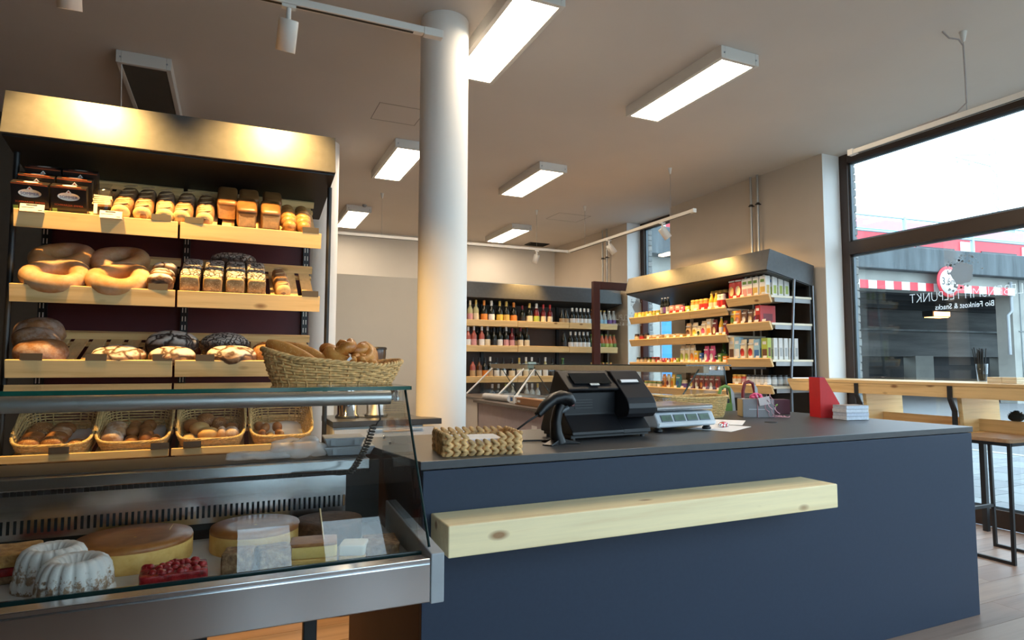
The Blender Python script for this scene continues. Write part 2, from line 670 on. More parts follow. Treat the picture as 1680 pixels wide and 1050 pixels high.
def window(name, y0, y1, transoms, mull, label, xf=5.41):
    w = empty(name, (xf, (y0 + y1) / 2, 0))
    tag(w, label, None, None, 'structure')
    oy = (y0 + y1) / 2

    def bar(nm, a, b, z0, z1, dx=0.0, dep=0.085):
        MB().box(dx, dep, a - oy, b - oy, z0, z1).build(nm, M_brown_frame, w, bevel=0.006)
    fw = 0.085
    bar('jamb', y1 - fw, y1, 0, ZC)
    bar('jamb', y0, y0 + fw, 0, ZC)
    bar('head_rail', y0 + fw, y1 - fw, 3.21, ZC)
    bar('bottom_rail', y0 + fw, y1 - fw, 0, 0.14)
    for t0, t1 in transoms:
        bar('transom', y0 + fw, y1 - fw, t0, t1, -0.01)
    for a, b in mull:
        bar('mullion', a, b, 0.14, 3.21)
    # panes and their inner beads
    ys = [y0 + fw] + [v for q in mull for v in q] + [y1 - fw]
    zs = [0.14] + [v for q in transoms for v in q] + [3.21]
    M_bead = MATS.get('blue_grey_bead') or mat('blue_grey_bead', (0.10, 0.14, 0.17), 0.4)
    for i in range(0, len(ys), 2):
        for j in range(0, len(zs), 2):
            a, b, c, d = ys[i] - oy, ys[i + 1] - oy, zs[j], zs[j + 1]
            MB().box(0.046, 0.052, a, b, c, d).build('pane', M_glass, w)
            m = MB()
            for q in ((a, a + 0.018, c, d), (b - 0.018, b, c, d), (a, b, c, c + 0.018), (a, b, d - 0.018, d)):
                m.box(0.03, 0.06, *q)
            m.build('glazing_bead', M_bead, w)
    return w


win1 = window('window_1', -0.55, 4.185, [(2.306, 2.431)], [(1.60, 1.70)], 'large dark-framed shop window beside the bar')
win2 = window('window_2', 6.50, 7.475, [], [], 'narrow dark-framed window behind the grocery shelf')

# shop front behind the camera
wf = empty('window_3', (2.3, YF, 0))
tag(wf, 'glazed shop front', None, None, 'structure')
for a, b in ((1.42, 1.50), (2.80, 2.88), (4.1, 4.18), (5.40, 5.48)):
    MB().box(a - 2.3, b - 2.3, -0.16, -0.07, 0.12, 3.16).build('mullion', M_brown_frame, wf)
for a, b in ((0.12, 0.18), (3.11, 3.16)):
    MB().box(-0.8, 3.1, -0.16, -0.07, a, b).build('rail', M_brown_frame, wf)
for a, b in ((0.08, 0.47), (0.68, 1.20), (1.50, 5.40)):
    MB().box(a - 2.3, b - 2.3, -0.12, -0.114, 0.12, 3.16).build('pane', M_glass, wf)

# round columns
for nm, x, yy, r, lb in (('column_1', 1.112, 3.475, 0.143, 'smooth white round column behind the sales counter'),
                         ('column_2', 0.735, 5.93, 0.135, 'white round column half hidden by the bread rack')):
    m = MB().lathe([(r, 0), (r, ZC)], 64, (0, 0, 0), cap=False)
    o = m.build(nm, mat('column_paint', (0.88, 0.86, 0.82), 0.75, var=0.015, nscale=3), loc=(x, yy, 0))
    struct(o, lb)

# heating pipes on the window wall
M_pipe = steel('zinc_pipe', (0.50, 0.51, 0.50), 0.4, 2)
for k, (yy, zc, lb) in enumerate(((5.06, 2.98, 'left grey pipe of the pair above the grocery shelf'), (4.965, 2.98, 'right grey pipe of the pair above the grocery shelf'),
                                (8.06, 2.86, 'left pipe of the pair near the far corner'), (7.94, 2.86, 'right pipe of the pair near the far corner'))):
    p = empty('wall_pipe', (XW - 0.045, yy, 0), 0, lb, 'pipe')
    MB().tube([(0, 0, 0.02), (0, 0, ZC - 0.002)], 0.0125, 10).build('pipe', M_pipe, p)
    m = MB().tube([(0, 0, zc - 0.012), (0, 0, zc + 0.012)], 0.019, 10)
    m.tube([(0, 0, zc), (0.045, 0, zc)], 0.006, 6)
    m.tube([(-0.005, -0.03, zc), (-0.005, 0.03, zc)], 0.006, 6)
    m.build('clamp', M_dark, p)

# ================================================================== outside
M_pave = [mat('paving_%d' % i, c, 0.85, var=0.08, nscale=6) for i, c in enumerate(((0.20, 0.215, 0.22), (0.18, 0.19, 0.20), (0.22, 0.235, 0.24)))]
gr = struct(MB().box(5.5, 90, -30, 60, -0.3, -0.075).build('ground_street', mat('asphalt', (0.15, 0.155, 0.16), 0.9, var=0.1, nscale=3)), 'grey street outside the window')
struct(MB().box(-20, 90, -30, -1.2, -0.29, -0.07).build('ground_forecourt', mat('forecourt', (0.28, 0.28, 0.27), 0.9)), 'forecourt behind the camera')
pv = struct(MB().box(5.5, 10.3, -2, 12, -0.25, -0.062).build('pavement', mat('paving_joint', (0.14, 0.15, 0.16), 0.9)), 'grey slab pavement outside the window')
sm = {}
for i in range(8):
    for j in range(14):
        k = rng.randrange(3)
        if k not in sm:
            o = MB().box(-0.295, 0.295, -0.195, 0.195, -0.03, 0.0).build('paving_slab', M_pave[k], pv)
            sm[k] = o.data
        else:
            o = bpy.data.objects.new('paving_slab', sm[k])
            COL.objects.link(o)
            o.parent = pv
        o.location = (5.83 + i * 0.6, 1.2 + j * 0.4 + (0.2 if i % 2 else 0), -0.048)
MB().box(10.3, 10.45, -2, 12, -0.2, -0.04).build('kerb', M_conc_l, pv)

# brick piers beside the windows
M_brick = [mat('brick_%d' % i, c, 0.9, var=0.15, nscale=20, bump=0.2) for i, c in enumerate(((0.24, 0.24, 0.23), (0.20, 0.205, 0.20), (0.27, 0.255, 0.235)))]
M_mortar = mat('mortar', (0.22, 0.23, 0.23), 0.9)
for (yy, lb) in ((4.16, 'grey brick pier outside the large window'), (7.46, 'grey brick pier outside the narrow window')):
    p = struct(MB().box(5.505, 5.605, yy + 0.01, yy + 0.5, -0.06, 3.6).build('brick_pier', M_mortar), lb)
    bm0 = None
    nb = 0
    z = -0.05
    while z < 3.55:
        k = rng.randrange(3)
        if nb < 3:
            o = MB().box(-0.056, 0.056, 0, 0.11, 0, 0.066).build('brick', M_brick[nb], p, bevel=0.004, seg=1)
            if nb == 0:
                bms = []
            bms.append(o)
        else:
            o = bms[k].copy()
            COL.objects.link(o)
        o.location = (5.556 + rng.uniform(-0.003, 0.003), yy + rng.uniform(-0.004, 0.004), z)
        z += 0.078
        nb += 1


def streaked(name, c, c2, axis_scale):
    m, nt, b = _new(name)
    f = _noise(nt, _coord(nt, axis_scale), 1.0, 6, 0.65)
    nt.links.new(_ramp(nt, f, [(0.3, c2), (0.55, c), (0.75, tuple(min(1, x * 1.35) for x in c))]), b.inputs['Base Color'])
    b.inputs['Roughness'].default_value = 0.9
    return m


M_streak = streaked('rain_streaked_concrete', (0.12, 0.14, 0.15), (0.055, 0.065, 0.07), (2.2, 2.2, 0.25))
M_board = streaked('board_marked_concrete', (0.17, 0.175, 0.17), (0.10, 0.105, 0.105), (0.3, 0.3, 3.0))
B = empty('railway_bridge', (19.5, 13, 0), rad(-5.7), 'concrete railway bridge with rain-streaked parapet across the street', 'bridge')
MB().box(-16, 22, -0.35, 0.6, 4.22, 4.98).build('parapet', M_streak, B, bevel=0.03)
MB().box(-2.6, 5.15, 0.0, 0.5, 3.62, 4.22).build('edge_girder', M_conc_l, B)
MB().box(-16, 34, 0.5, 9.5, 4.0, 4.4).build('deck', M_conc_d, B)
for i in range(4):
    MB().box(-2.6, 34, 1.2 + i * 1.5, 1.5 + i * 1.5, 3.7, 4.0).build('cross_girder', M_conc_d, B)
MB().box(5.15, 9.5, 0.05, 0.6, -0.1, 4.22).build('abutment', M_conc_l, B)
MB().box(-16, -2.6, 0.1, 6.0, -0.1, 4.22).build('abutment', M_conc_l, B)
MB().box(5.5, 5.53, 0.02, 0.05, -0.1, 4.2).build('formwork_joint', M_conc, B)
MB().box(5.4, 9.5, 0.02, 0.05, 2.4, 2.43).build('formwork_joint', M_conc, B)
MB().box(-16, 34, 6.2, 6.8, 1.62, 4.0).build('back_wall', M_board, B)
MB().box(-16, 34, 7.6, 8.0, -0.1, 1.7).build('lower_wall', M_conc_d, B)
for u in (2.5, 8.1, 13.7, 19.0, 24.0):
    MB().box(u, u + 1.1, 6.1, 6.7, -0.1, 1.65).build('pillar', M_conc_l, B)
MB().box(-2.6, 34, 5.9, 6.2, 2.75, 2.83).build('pipe_ledge', M_conc, B)
MB().box(13.6, 17.2, 5.3, 5.6, 2.6, 2.8).build('cable_tray', M_white_metal, B)
m = MB().tube([(4.95, -0.06, 4.1), (4.95, -0.06, 3.1), (4.75, -0.06, 2.95), (4.75, -0.06, 1.6)], 0.05, 8)
m.build('drain_pipe', M_grey_plastic, B)
# railing on the parapet
for i in range(10):
    u = -15 + i * 3.1
    MB().box(u, u + 0.09, 0.2, 0.29, 4.98, 6.1).build('railing_post', mat('railing_paint', (0.42, 0.55, 0.60), 0.5), B)
for z in (5.55, 6.05):
    MB().tube([(-15.5, 0.25, z), (16, 0.25, z)], 0.035, 6).build('railing_bar', MATS['railing_paint'], B)
# striped height guard, each painted field its own piece
G = empty('height_guard', (19.5, 13, 0), rad(-5.7), 'red and white striped height guard bar under the bridge', 'guard bar')
M_sr = mat('signal_red', (0.75, 0.05, 0.07), 0.5)
M_sw = mat('signal_white', (0.75, 0.75, 0.72), 0.5)
MB().box(-2.6, 5.1, -0.10, 0.0, 3.64, 3.86).build('bar_core', M_conc_l, G)
for i in range(22):
    MB().box(-2.55 + i * 0.345, -2.55 + (i + 1) * 0.345 - 0.004, -0.13, -0.10, 3.62, 3.88).build('stripe', M_sr if i % 2 == 0 else M_sw, G)
SG = empty('clearance_sign', (19.5, 13, 0), rad(-5.7), 'round red-rimmed height limit sign on the bridge', 'sign')
m = MB().lathe([(0.0, 0), (0.50, 0), (0.50, 0.03), (0.0, 0.03)], 36, M=T(1.55, -0.38, 3.92) @ RX(rad(90)))
m.build('rim', M_sr, SG)
m = MB().lathe([(0.0, 0.03), (0.40, 0.03), (0.40, 0.04), (0.0, 0.04)], 36, M=T(1.55, -0.38, 3.92) @ RX(rad(90)))
m.build('face', M_sw, SG)
text('3,6m', 0.34, M_ink, SG, facing((1.55, -0.425, 3.92), (1, 0, 0), (0, 0, 1)))
for s in (-1, 1):
    MB().prism([(-0.10, 0.30 * s), (0.10, 0.30 * s), (0, 0.20 * s)] if s > 0 else [(0, -0.20), (0.10, -0.30), (-0.10, -0.30)], -0.426, -0.423, 1,
               M=T(1.55, 0, 3.92)).build('arrow', M_ink, SG)
# underpass lamp
UL = empty('underpass_lamp', at(1536, 515, y=14.6), rad(-5.7), 'glowing orange lamp under the railway bridge', 'lamp')
m = MB().box(-0.45, 0.45, -0.2, 0.2, -0.12, 0.1)
m.build('lamp_housing', M_dark, UL)
MB().box(-0.38, 0.38, -0.24, -0.2, -0.10, 0.06).build('lamp_lens', emit('sodium_glow', (1.0, 0.42, 0.10), 7), UL)
MB().box(-0.38, 0.38, -0.18, 0.18, -0.14, -0.12).build('lamp_lens', MATS['sodium_glow'], UL)
MB().tube([(0, 0, 0.1), (0, 0, 0.95)], 0.03, 6).build('bracket', M_dark, UL)
# train on the bridge
TR = empty('commuter_train', (19.5, 13, 0), rad(-5.7), 'red commuter train passing on the bridge', 'train')
M_tred = mat('train_red', (0.72, 0.04, 0.06), 0.35)
M_tpink = mat('train_roof', (0.55, 0.22, 0.30), 0.5)
MB().box(-18, 34, 5.0, 7.8, 5.0, 6.95).build('body', M_tred, TR, bevel=0.1)
MB().prism([(5.0, 6.95), (7.8, 6.95), (7.5, 7.5), (7.0, 7.65), (5.8, 7.65), (5.3, 7.5)], -18, 34, 0).build('roof', M_tpink, TR)
MB().box(-18, 34, 4.95, 5.0, 6.88, 6.98).build('stripe', mat('train_stripe', (0.15, 0.42, 0.60), 0.4), TR)
for i in range(13):
    u = -17 + i * 4.0
    MB().box(u, u + 2.3, 4.96, 5.0, 5.75, 6.4).build('window_band', mat('train_glass', (0.05, 0.04, 0.05), 0.1), TR)
    MB().box(u + 2.7, u + 3.5, 4.95, 5.0, 5.1, 6.75).build('door', mat('train_door', (0.80, 0.80, 0.78), 0.4), TR)
MS = empty('signal_mast', at(1638, 420, y=24), 0, 'pale lattice mast beyond the bridge', 'mast')
mz = MS.location.z
MS.location.z = 0
m = MB()
for dx in (-0.35, 0.35):
    m.box(dx - 0.05, dx + 0.05, -0.05, 0.05, 0, 16.5)
for i in range(20):
    z = 1 + i * 0.78
    m.tube([(-0.35, 0, z), (0.35, 0, z + 0.39)], 0.03, 4)
    m.tube([(0.35, 0, z + 0.39), (-0.35, 0, z + 0.78)], 0.03, 4)
m.build('lattice', mat('mast_paint', (0.60, 0.72, 0.78), 0.6), MS)
m = MB()
m.tube([(-0.35, 0, 15.2), (-4.2, 0, 14.6)], 0.05, 4)
m.tube([(-0.35, 0, 14.4), (-4.2, 0, 14.5)], 0.05, 4)
for q in (-2.4, -3.6):
    m.tube([(q, 0, 14.4), (q - 0.3, 0, 14.2)], 0.09, 5)
m.build('cantilever', MATS['mast_paint'], MS)
# building across on the far right, beyond the tracks
FB = empty('far_building', at(1690, 390, y=40), rad(-5.7), 'pale blue far building behind the train', 'building')
FB.location.z = 0
FB.location.x -= 3
MB().box(-2, 12, 0, 8, 0, 15.4).build('wall', mat('pale_blue_facade', (0.30, 0.45, 0.55), 0.8), FB)
MB().box(-0.4, 0.9, 0.5, 1.5, 15.4, 16.6).build('chimney', MATS['pale_blue_facade'], FB)
# ================================================================== ceiling luminaires
M_panel = emit('lit_diffuser', (1.0, 0.80, 0.58), LIGHT_PANEL)
M_off = mat('unlit_diffuser', (0.10, 0.095, 0.085), 0.5)
M_ltrim = mat('luminaire_white', (0.72, 0.70, 0.66), 0.5, var=0.01)


def luminaire(x, y, label, lit=True, drop=0.0):
    o = empty('ceiling_light', (x, y, ZC - drop), 0, label, 'ceiling light', 'box ceiling lights')
    w, l, h = 0.16, 0.535, 0.082
    fr = MB()
    t = 0.03
    fr.box(-w, -w + t, -l, l, -h, 0)
    fr.box(w - t, w, -l, l, -h, 0)
    fr.box(-w + t, w - t, -l, -l + t, -h, 0)
    fr.box(-w + t, w - t, l - t, l, -h, 0)
    fr.box(-w + t, w - t, -l + t, l - t, -0.012, 0)
    fr.build('housing', M_ltrim, o, bevel=0.003)
    MB().box(-w + t, w - t, -l + t, l - t, -h + 0.004, -h + 0.010).build('diffuser', M_panel if lit else M_off, o)
    m = MB()
    for s in (-1, 1):
        m.lathe([(0.006, 0), (0.006, 0.004)], 8, M=T(s * (w - 0.025), -l, -0.045) @ RX(rad(90)))
    m.build('screw', M_grey_plastic, o)
    return o


luminaire(1.465, 3.44, 'lit box ceiling light right above the round column, cut by the top edge')
luminaire(2.97, 3.52, 'large lit box ceiling light in the middle of the ceiling, right of the column')
luminaire(2.947, 6.07, 'lit box ceiling light in the second row, right of the column')
luminaire(1.46, 6.03, 'lit box ceiling light in the second row, half hidden behind the column')
luminaire(1.455, 8.64, 'small far lit box ceiling light left of the column')
luminaire(3.84, 8.74, 'small far lit box ceiling light beside the air vent')
g = luminaire(-0.592, 5.20, 'unlit box ceiling light hanging above the bread rack', False, 0.0)
MB().tube([(-0.13, -0.5, -0.08), (-0.15, -0.2, -0.9)], 0.003, 5).build('pull_cord', M_white_metal, g)

# small ceiling fittings
d = empty('smoke_sensor', at(598, 336, z=ZC), 0, 'tiny dark sensor on the ceiling left of the column', 'sensor')
MB().lathe([(0.028, 0), (0.028, -0.018), (0.018, -0.028)], 16).build('sensor_body', M_grey_plastic, d)

# ================================================================== track lighting
M_track = mat('track_white', (0.78, 0.76, 0.71), 0.45, var=0.01)
M_groove = mat('track_groove', (0.015, 0.013, 0.012), 0.6)


def spot_head(track, loc, aim, name='spotlight', watts=SPOT_W, cone=95, L=0.135, r=0.042, stem=0.075, light=True):
    """stem, gimbal and cylinder head, aimed at a point; the lamp burns inside the mouth"""
    loc = Vector(loc)
    d = (Vector(aim) - loc).normalized()
    top = loc
    piv = top + Vector((0, 0, -stem))
    e = empty(name, loc)
    e.parent = track
    e.matrix_parent_inverse = track.matrix_world.inverted()
    M0 = d.to_track_quat('-Z', 'Y').to_matrix().to_4x4()
    M = T(*(piv - loc)) @ M0
    m = MB().tube([(0, 0, 0), (0, 0, -stem)], 0.011, 10)
    m.box(-0.03, 0.03, -0.014, 0.014, -0.012, 0.004)
    m.build('stem', M_track, e)
    m = MB().lathe([(0.004, 0.02), (r * 0.97, 0.02), (r, 0.014), (r, -L + 0.02), (r * 0.93, -L + 0.02), (r * 0.86, -L + 0.05), (0.004, -L + 0.055)], 28, M=M, cap=False)
    m.build('head', M_track, e)
    MB().lathe([(0.002, -L + 0.052), (r * 0.84, -L + 0.052)], 20, M=M, cap=False).build('lamp_face', emit('warm_lamp_face', (1.0, 0.78, 0.45), 6), e)
    if light:
        ld = bpy.data.lights.new('spot_lamp', 'SPOT')
        ld.energy = watts
        ld.color = (1.0, 0.58, 0.18)
        ld.spot_size = rad(cone)
        ld.spot_blend = 0.8
        ld.shadow_soft_size = 0.03
        lo = bpy.data.objects.new('spot_lamp', ld)
        COL.objects.link(lo)
        lo.parent = e
        lo.matrix_local = M @ T(0, 0, -L + 0.03)
    return e


def cone_hanger(track, x, y, ztop, zbot):
    m = MB().lathe([(0.022, 0), (0.020, -0.01), (0.010, -0.06), (0.004, -0.065)], 14)
    h = m.build('ceiling_cup', M_track, track)
    h.location = Vector((x, y, ztop)) - track.location
    MB().tube([(0, 0, -0.06), (0, 0, zbot - ztop)], 0.0018, 5).build('suspension_wire', M_grey_plastic, h)
    return h


def rail(track, a, b, name='rail', w=0.036, h=0.034):
    a, b = Vector(a) - track.location, Vector(b) - track.location
    d = (b - a)
    L = d.length
    M = T(*a) @ RZ(math.atan2(d.y, d.x))
    MB().box(0, L, -w / 2, w / 2, -h, 0, M=M).build(name, M_track, track, bevel=0.003)
    MB().box(0.05, L - 0.05, -0.008, 0.008, -h - 0.0012, -h + 0.004, M=M).build('contact_groove', M_groove, track)


t1 = empty('track_light', (0.0, 2.84, 2.87), 0, 'white track light in front of the bread rack, ending at the column', 'track light')
bpy.context.view_layer.update()
rail(t1, (-1.5, 2.86, 2.875), (0.80, 2.84, 2.875))
MB().box(0.80, 0.895, -0.0195, 0.0195, -0.033, 0.006).build('end_cap', M_track, t1, bevel=0.003)
cone_hanger(t1, -0.25, 2.85, ZC, 2.87)
spot_head(t1, (0.185, 2.85, 2.84), (0.13, 3.23, 2.02), stem=0.085, watts=135, cone=94)
spot_head(t1, (-0.63, 2.85, 2.84), (-0.62, 3.23, 2.02), stem=0.085, watts=150, cone=94)

t2 = empty('track_light', (4.145, 7.35, 2.79), 0, 'L-shaped white track light hanging at the far end and along the grocery shelf', 'track light')
bpy.context.view_layer.update()
rail(t2, (0.6, 7.42, 2.79), (4.163, 7.35, 2.79))
rail(t2, (4.145, 7.36, 2.79), (4.145, 4.83, 2.79))
MB().box(-0.02, 0.02, -2.535, -2.515, -0.036, 0.002).build('end_cap', M_track, t2)
for (x, y) in ((4.13, 6.9), (4.13, 5.17), (3.66, 7.36), (1.6, 7.4)):
    cone_hanger(t2, x, y, ZC, 2.79)
spot_head(t2, (3.66, 7.36, 2.755), (3.52, 7.60, 2.12), watts=60, cone=100, L=0.12, r=0.038)
spot_head(t2, (4.145, 6.36, 2.755), (4.60, 6.22, 2.12), watts=75, cone=110, L=0.13)
spot_head(t2, (4.145, 5.33, 2.755), (4.60, 5.20, 2.12), watts=75, cone=110, L=0.13)

t3 = empty('track_light', (4.055, 2.25, 2.80), 0, 'white track rail hanging in front of the large window', 'track light')
bpy.context.view_layer.update()
rail(t3, (4.06, 3.03, 2.80), (4.06, -0.4, 2.80))
MB().box(-0.018, 0.022, 0.76, 0.80, -0.036, 0.006).build('end_cap', M_track, t3)
cone_hanger(t3, 4.055, 2.25, ZC, 2.80)
MB().tube([(-0.12, 0.05, 0.5), (-0.09, 0.03, 0.455), (-0.03, 0.01, 0.45), (-0.004, 0, 0.41), (0.002, 0, 0.2), (0, 0, 0.05), (0.0, 0.06, 0.012), (0.0, 0.3, 0.008)], 0.005, 7).build('feed_cable', mat('cable_grey', (0.40, 0.36, 0.35), 0.5), t3)

t4 = empty('track_light', (-0.4, 1.55, 2.80), 0, 'white track rail over the display case, above the picture edge', 'track light')
bpy.context.view_layer.update()
rail(t4, (-1.4, 1.55, 2.80), (0.9, 1.55, 2.80))
cone_hanger(t4, -0.9, 1.55, ZC, 2.80)
cone_hanger(t4, 0.5, 1.55, ZC, 2.80)
spot_head(t4, (-0.45, 1.55, 2.766), (1.02, 3.36, 1.25), watts=110, cone=40)

# ================================================================== sales counter
ct = empty('sales_counter', (2.0, 2.4, 0), 0, 'long anthracite sales counter with a chunky pine bag shelf', 'counter')
CL = ct.location
top = [(0.565, 1.975), (3.475, 1.975), (3.40, 3.30), (2.10, 3.26), (1.60, 2.74), (0.455, 2.71)]
MB().prism([(a - CL.x, b - CL.y) for a, b in top], 0.907, 0.935, 2).build('worktop', M_ctop, ct, bevel=0.0025)
MB().box(0.575 - CL.x, 3.468 - CL.x, 1.979 - CL.y, 2.01 - CL.y, 0.0, 0.9035).build('front_panel', M_counter, ct, bevel=0.002)
MB().hexa([(0.575 - CL.x, 2.01 - CL.y, 0), (0.60 - CL.x, 2.01 - CL.y, 0), (0.50 - CL.x, 2.69 - CL.y, 0), (0.475 - CL.x, 2.69 - CL.y, 0),
           (0.575 - CL.x, 2.01 - CL.y, 0.9035), (0.60 - CL.x, 2.01 - CL.y, 0.9035), (0.50 - CL.x, 2.69 - CL.y, 0.9035), (0.475 - CL.x, 2.69 - CL.y, 0.9035)]).build(
    'side_panel', mat('oxblood_laminate', (0.055, 0.022, 0.018), 0.5), ct)
MB().hexa([(3.44 - CL.x, 2.01 - CL.y, 0), (3.468 - CL.x, 2.01 - CL.y, 0), (3.38 - CL.x, 3.28 - CL.y, 0), (3.352 - CL.x, 3.28 - CL.y, 0),
           (3.44 - CL.x, 2.01 - CL.y, 0.9035), (3.468 - CL.x, 2.01 - CL.y, 0.9035), (3.38 - CL.x, 3.28 - CL.y, 0.9035), (3.352 - CL.x, 3.28 - CL.y, 0.9035)]).build(
    'side_panel', M_counter, ct)
MB().box(0.605 - CL.x, 3.43 - CL.x, 2.011 - CL.y, 2.03 - CL.y, 0.85, 0.9065).build('rail', M_counter, ct)
b = MB().box(0.602 - CL.x, 2.25 - CL.x, 1.797 - CL.y, 1.978 - CL.y, 0.675, 0.769).build('bag_shelf', M_pine_pale, ct, bevel=0.004)
b['label'] = 'chunky pale pine beam shelf'
m = MB().lathe([(0.034, 0), (0.034, 0.003), (0.0295, 0.004)], 24, M=T(2.692 - CL.x, 2.549 - CL.y, 0.935))
m.build('cable_grommet', M_black, ct)

# ================================================================== bakery display case
bc = empty('bakery_display_case', (-0.2, 2.0, 0), 0, 'stainless steel and glass bakery display case with cakes', 'display case')
BX, BY = -0.2, 2.0
CXL, CXR = -1.35, 0.505      # inner length


def bb(name, x0, x1, y0, y1, z0, z1, m, bevel=0.0, par=bc):
    return MB().box(x0 - BX, x1 - BX, y0 - BY, y1 - BY, z0, z1).build(name, m, par, bevel=bevel)


bb('fascia', CXL, CXR, 1.653, 1.675, 0.614, 0.716, M_steel, 0.003)
bb('fascia_lip', CXL, CXR, 1.655, 1.70, 0.716, 0.728, M_steel, 0.002)
for (x0, x1) in ((CXR, 0.542), (CXL - 0.037, CXL)):
    m = MB()
    m.prism([(1.650 - BY, 0.610), (2.20 - BY, 0.610), (2.20 - BY, 0.775), (1.650 - BY, 0.741)], x0 - BX, x1 - BX, 0)
    m.build('end_cheek', M_grey_plastic, bc, bevel=0.003)
bb('deck', CXL, CXR, 1.675, 2.30, 0.655, 0.680, mat('pale_deck', (0.50, 0.46, 0.42), 0.4))
bb('underside', CXL, CXR, 1.675, 2.36, 0.612, 0.655, M_dark)
# slotted back panel: plates above and below, bars left standing between the slots
m = MB()
YP = 2.30 - BY
x0s, pitch, sw = CXL + 0.02, 0.01655, 0.0078
XPE = 0.385
m.box(CXL - BX, XPE - BX, YP, YP + 0.003, 0.786, 0.857)
m.box(CXL - BX, XPE - BX, YP, YP + 0.003, 0.729, 0.747)
x = x0s
px = CXL
while x < XPE - 0.01:
    m.box(px - BX, x - BX, YP, YP + 0.003, 0.747, 0.786)
    px = x + sw
    x += pitch
m.box(px - BX, XPE - BX, YP, YP + 0.003, 0.747, 0.786)
m.build('slotted_panel', M_steel, bc)
bb('air_duct', CXL, XPE, 2.34, 2.36, 0.70, 0.88, mat('duct_teal', (0.03, 0.045, 0.05), 0.4))
bb('duct_wall', XPE, CXR, 2.31, 2.33, 0.68, 0.90, M_dark)
m = MB()
for i in range(110):
    xx = CXL + 0.02 + i * 0.0165
    if xx < 0.47:
        m.box(xx - BX, xx + 0.006 - BX, 2.297 - BY, 2.304 - BY, 0.857, 0.870)
tag(m.build('grille_teeth', M_black, bc), kind='stuff')
bb('grille_back', CXL, 0.48, 2.31, 2.33, 0.855, 0.872, M_black)
bb('rear_ledge', CXL, 0.468, 2.292, 2.60, 0.871, 0.908, M_steel, 0.004)
bb('ledge_mat', CXL, 0.46, 2.335, 2.595, 0.908, 0.9105, M_dark)
bb('back_skirt', CXL, -0.05, 2.585, 2.60, 0.10, 0.871, M_dark)
bb('base', CXL, -0.42, 1.95, 2.55, 0.0, 0.612, M_dark)
for (xx, yy) in ((0.27, 2.28), (0.27, 1.80)):
    if yy > 2:
        bb('leg', xx - 0.022, xx + 0.022, yy - 0.022, yy + 0.022, 0, 0.612, M_black, 0.003)
# glazing
gf, gt = (1.735, 0.700), (1.9607, 1.163)
th = 0.006
ny, nz = -(gt[1] - gf[1]), (gt[0] - gf[0])
ln = math.hypot(ny, nz)
ny, nz = ny / ln * th, nz / ln * th
XG0, XG1 = CXL, 0.500
o = MB().prism([(gf[0] - BY, gf[1]), (gt[0] - BY, gt[1]), (gt[0] - ny - BY, gt[1] - nz), (gf[0] - ny - BY, gf[1] - nz)], XG0 - BX, XG1 - BX, 0).build('front_glass', M_case_glass, bc)
o['label'] = 'slanted front glass pane'
m = MB().prism([(gf[0] - BY, gf[1] + 0.001), (gf[0] - 0.012 - BY, gf[1] + 0.004), (gf[0] - 0.008 - BY, gf[1] + 0.030), (gf[0] + 0.012 - BY, gf[1] + 0.026)], XG0 - BX, XG1 - BX, 0)
m.build('glass_channel', M_edge_dark, bc)
# end glass
eg = [(1.70, 0.742), (2.19, 0.778), (2.28, 0.86), (2.28, 1.166), (1.985, 1.166)]
MB().prism([(a - BY, b) for a, b in eg], 0.509 - BX, 0.515 - BX, 0).build('end_glass', M_case_glass, bc)
m = MB()
m.tube([(0.515 - BX, 1.703 - BY, 0.744), (0.515 - BX, 1.988 - BY, 1.164)], 0.0042, 6)
m.build('end_glass_edge', M_edge_dark, bc)
# top glass shelf with green edges
bb('top_glass', CXL, 0.530, 1.975, 2.56, 1.1665, 1.1775, M_case_glass)
bb('top_glass_edge', CXL, 0.531, 1.973, 1.976, 1.1660, 1.1778, M_edge)
bb('top_glass_edge', 0.529, 0.532, 1.973, 2.56, 1.1660, 1.1778, M_edge)
# lamp tube under the shelf
m = MB().tube([(CXL - BX, 2.04 - BY, 1.1395), (0.478 - BX, 2.04 - BY, 1.1395)], 0.0225, 24)
o = m.build('lamp_tube', M_alu, bc)
o['label'] = 'satin aluminium lamp tube'
m = MB()
for (xx, yy) in ((0.500, 2.04), (0.500, 2.09)):
    m.lathe([(0.008, -0.028), (0.010, -0.02), (0.006, 0.0), (0.011, 0.004), (0.011, 0.012)], 12, M=T(xx - BX, yy - BY, 1.155))
m.build('glass_clamp', M_chrome, bc)
m = MB()
for (xx, yy, zz) in ((0.506, 2.26, 0.985), (0.506, 2.17, 0.975)):
    m.lathe([(0.005, 0), (0.005, 0.008)], 10, M=T(xx - BX, yy - BY, zz) @ RY(rad(90)))
m.build('glass_bolt', M_chrome, bc)
# coiled cord from the lamp tube
pts = [(0.452, 2.09, 1.118), (0.455, 2.09, 1.09), (0.458, 2.09, 1.064), (0.447, 2.09, 1.052)]
a0, a1, a2 = Vector((0.438, 2.10, 1.045)), Vector((0.420, 2.12, 0.955)), Vector((0.378, 2.18, 0.880))
N = 17 * 10
for i in range(N + 1):
    t = i / N
    c = a0 * (1 - t) ** 2 + a1 * 2 * t * (1 - t) + a2 * t * t
    an = 2 * math.pi * 17 * t
    rr = 0.0095
    pts.append((c.x + rr * math.cos(an), c.y + rr * math.sin(an), c.z + 0.3 * rr * math.sin(an)))
pts += [(0.35, 2.22, 0.870), (0.30, 2.26, 0.872), (0.20, 2.28, 0.874)]
m = MB().tube([(p[0] - BX, p[1] - BY, p[2]) for p in pts], 0.0030, 6)
o = m.build('coiled_cord', M_black, bc)
o['label'] = 'black coiled cord'
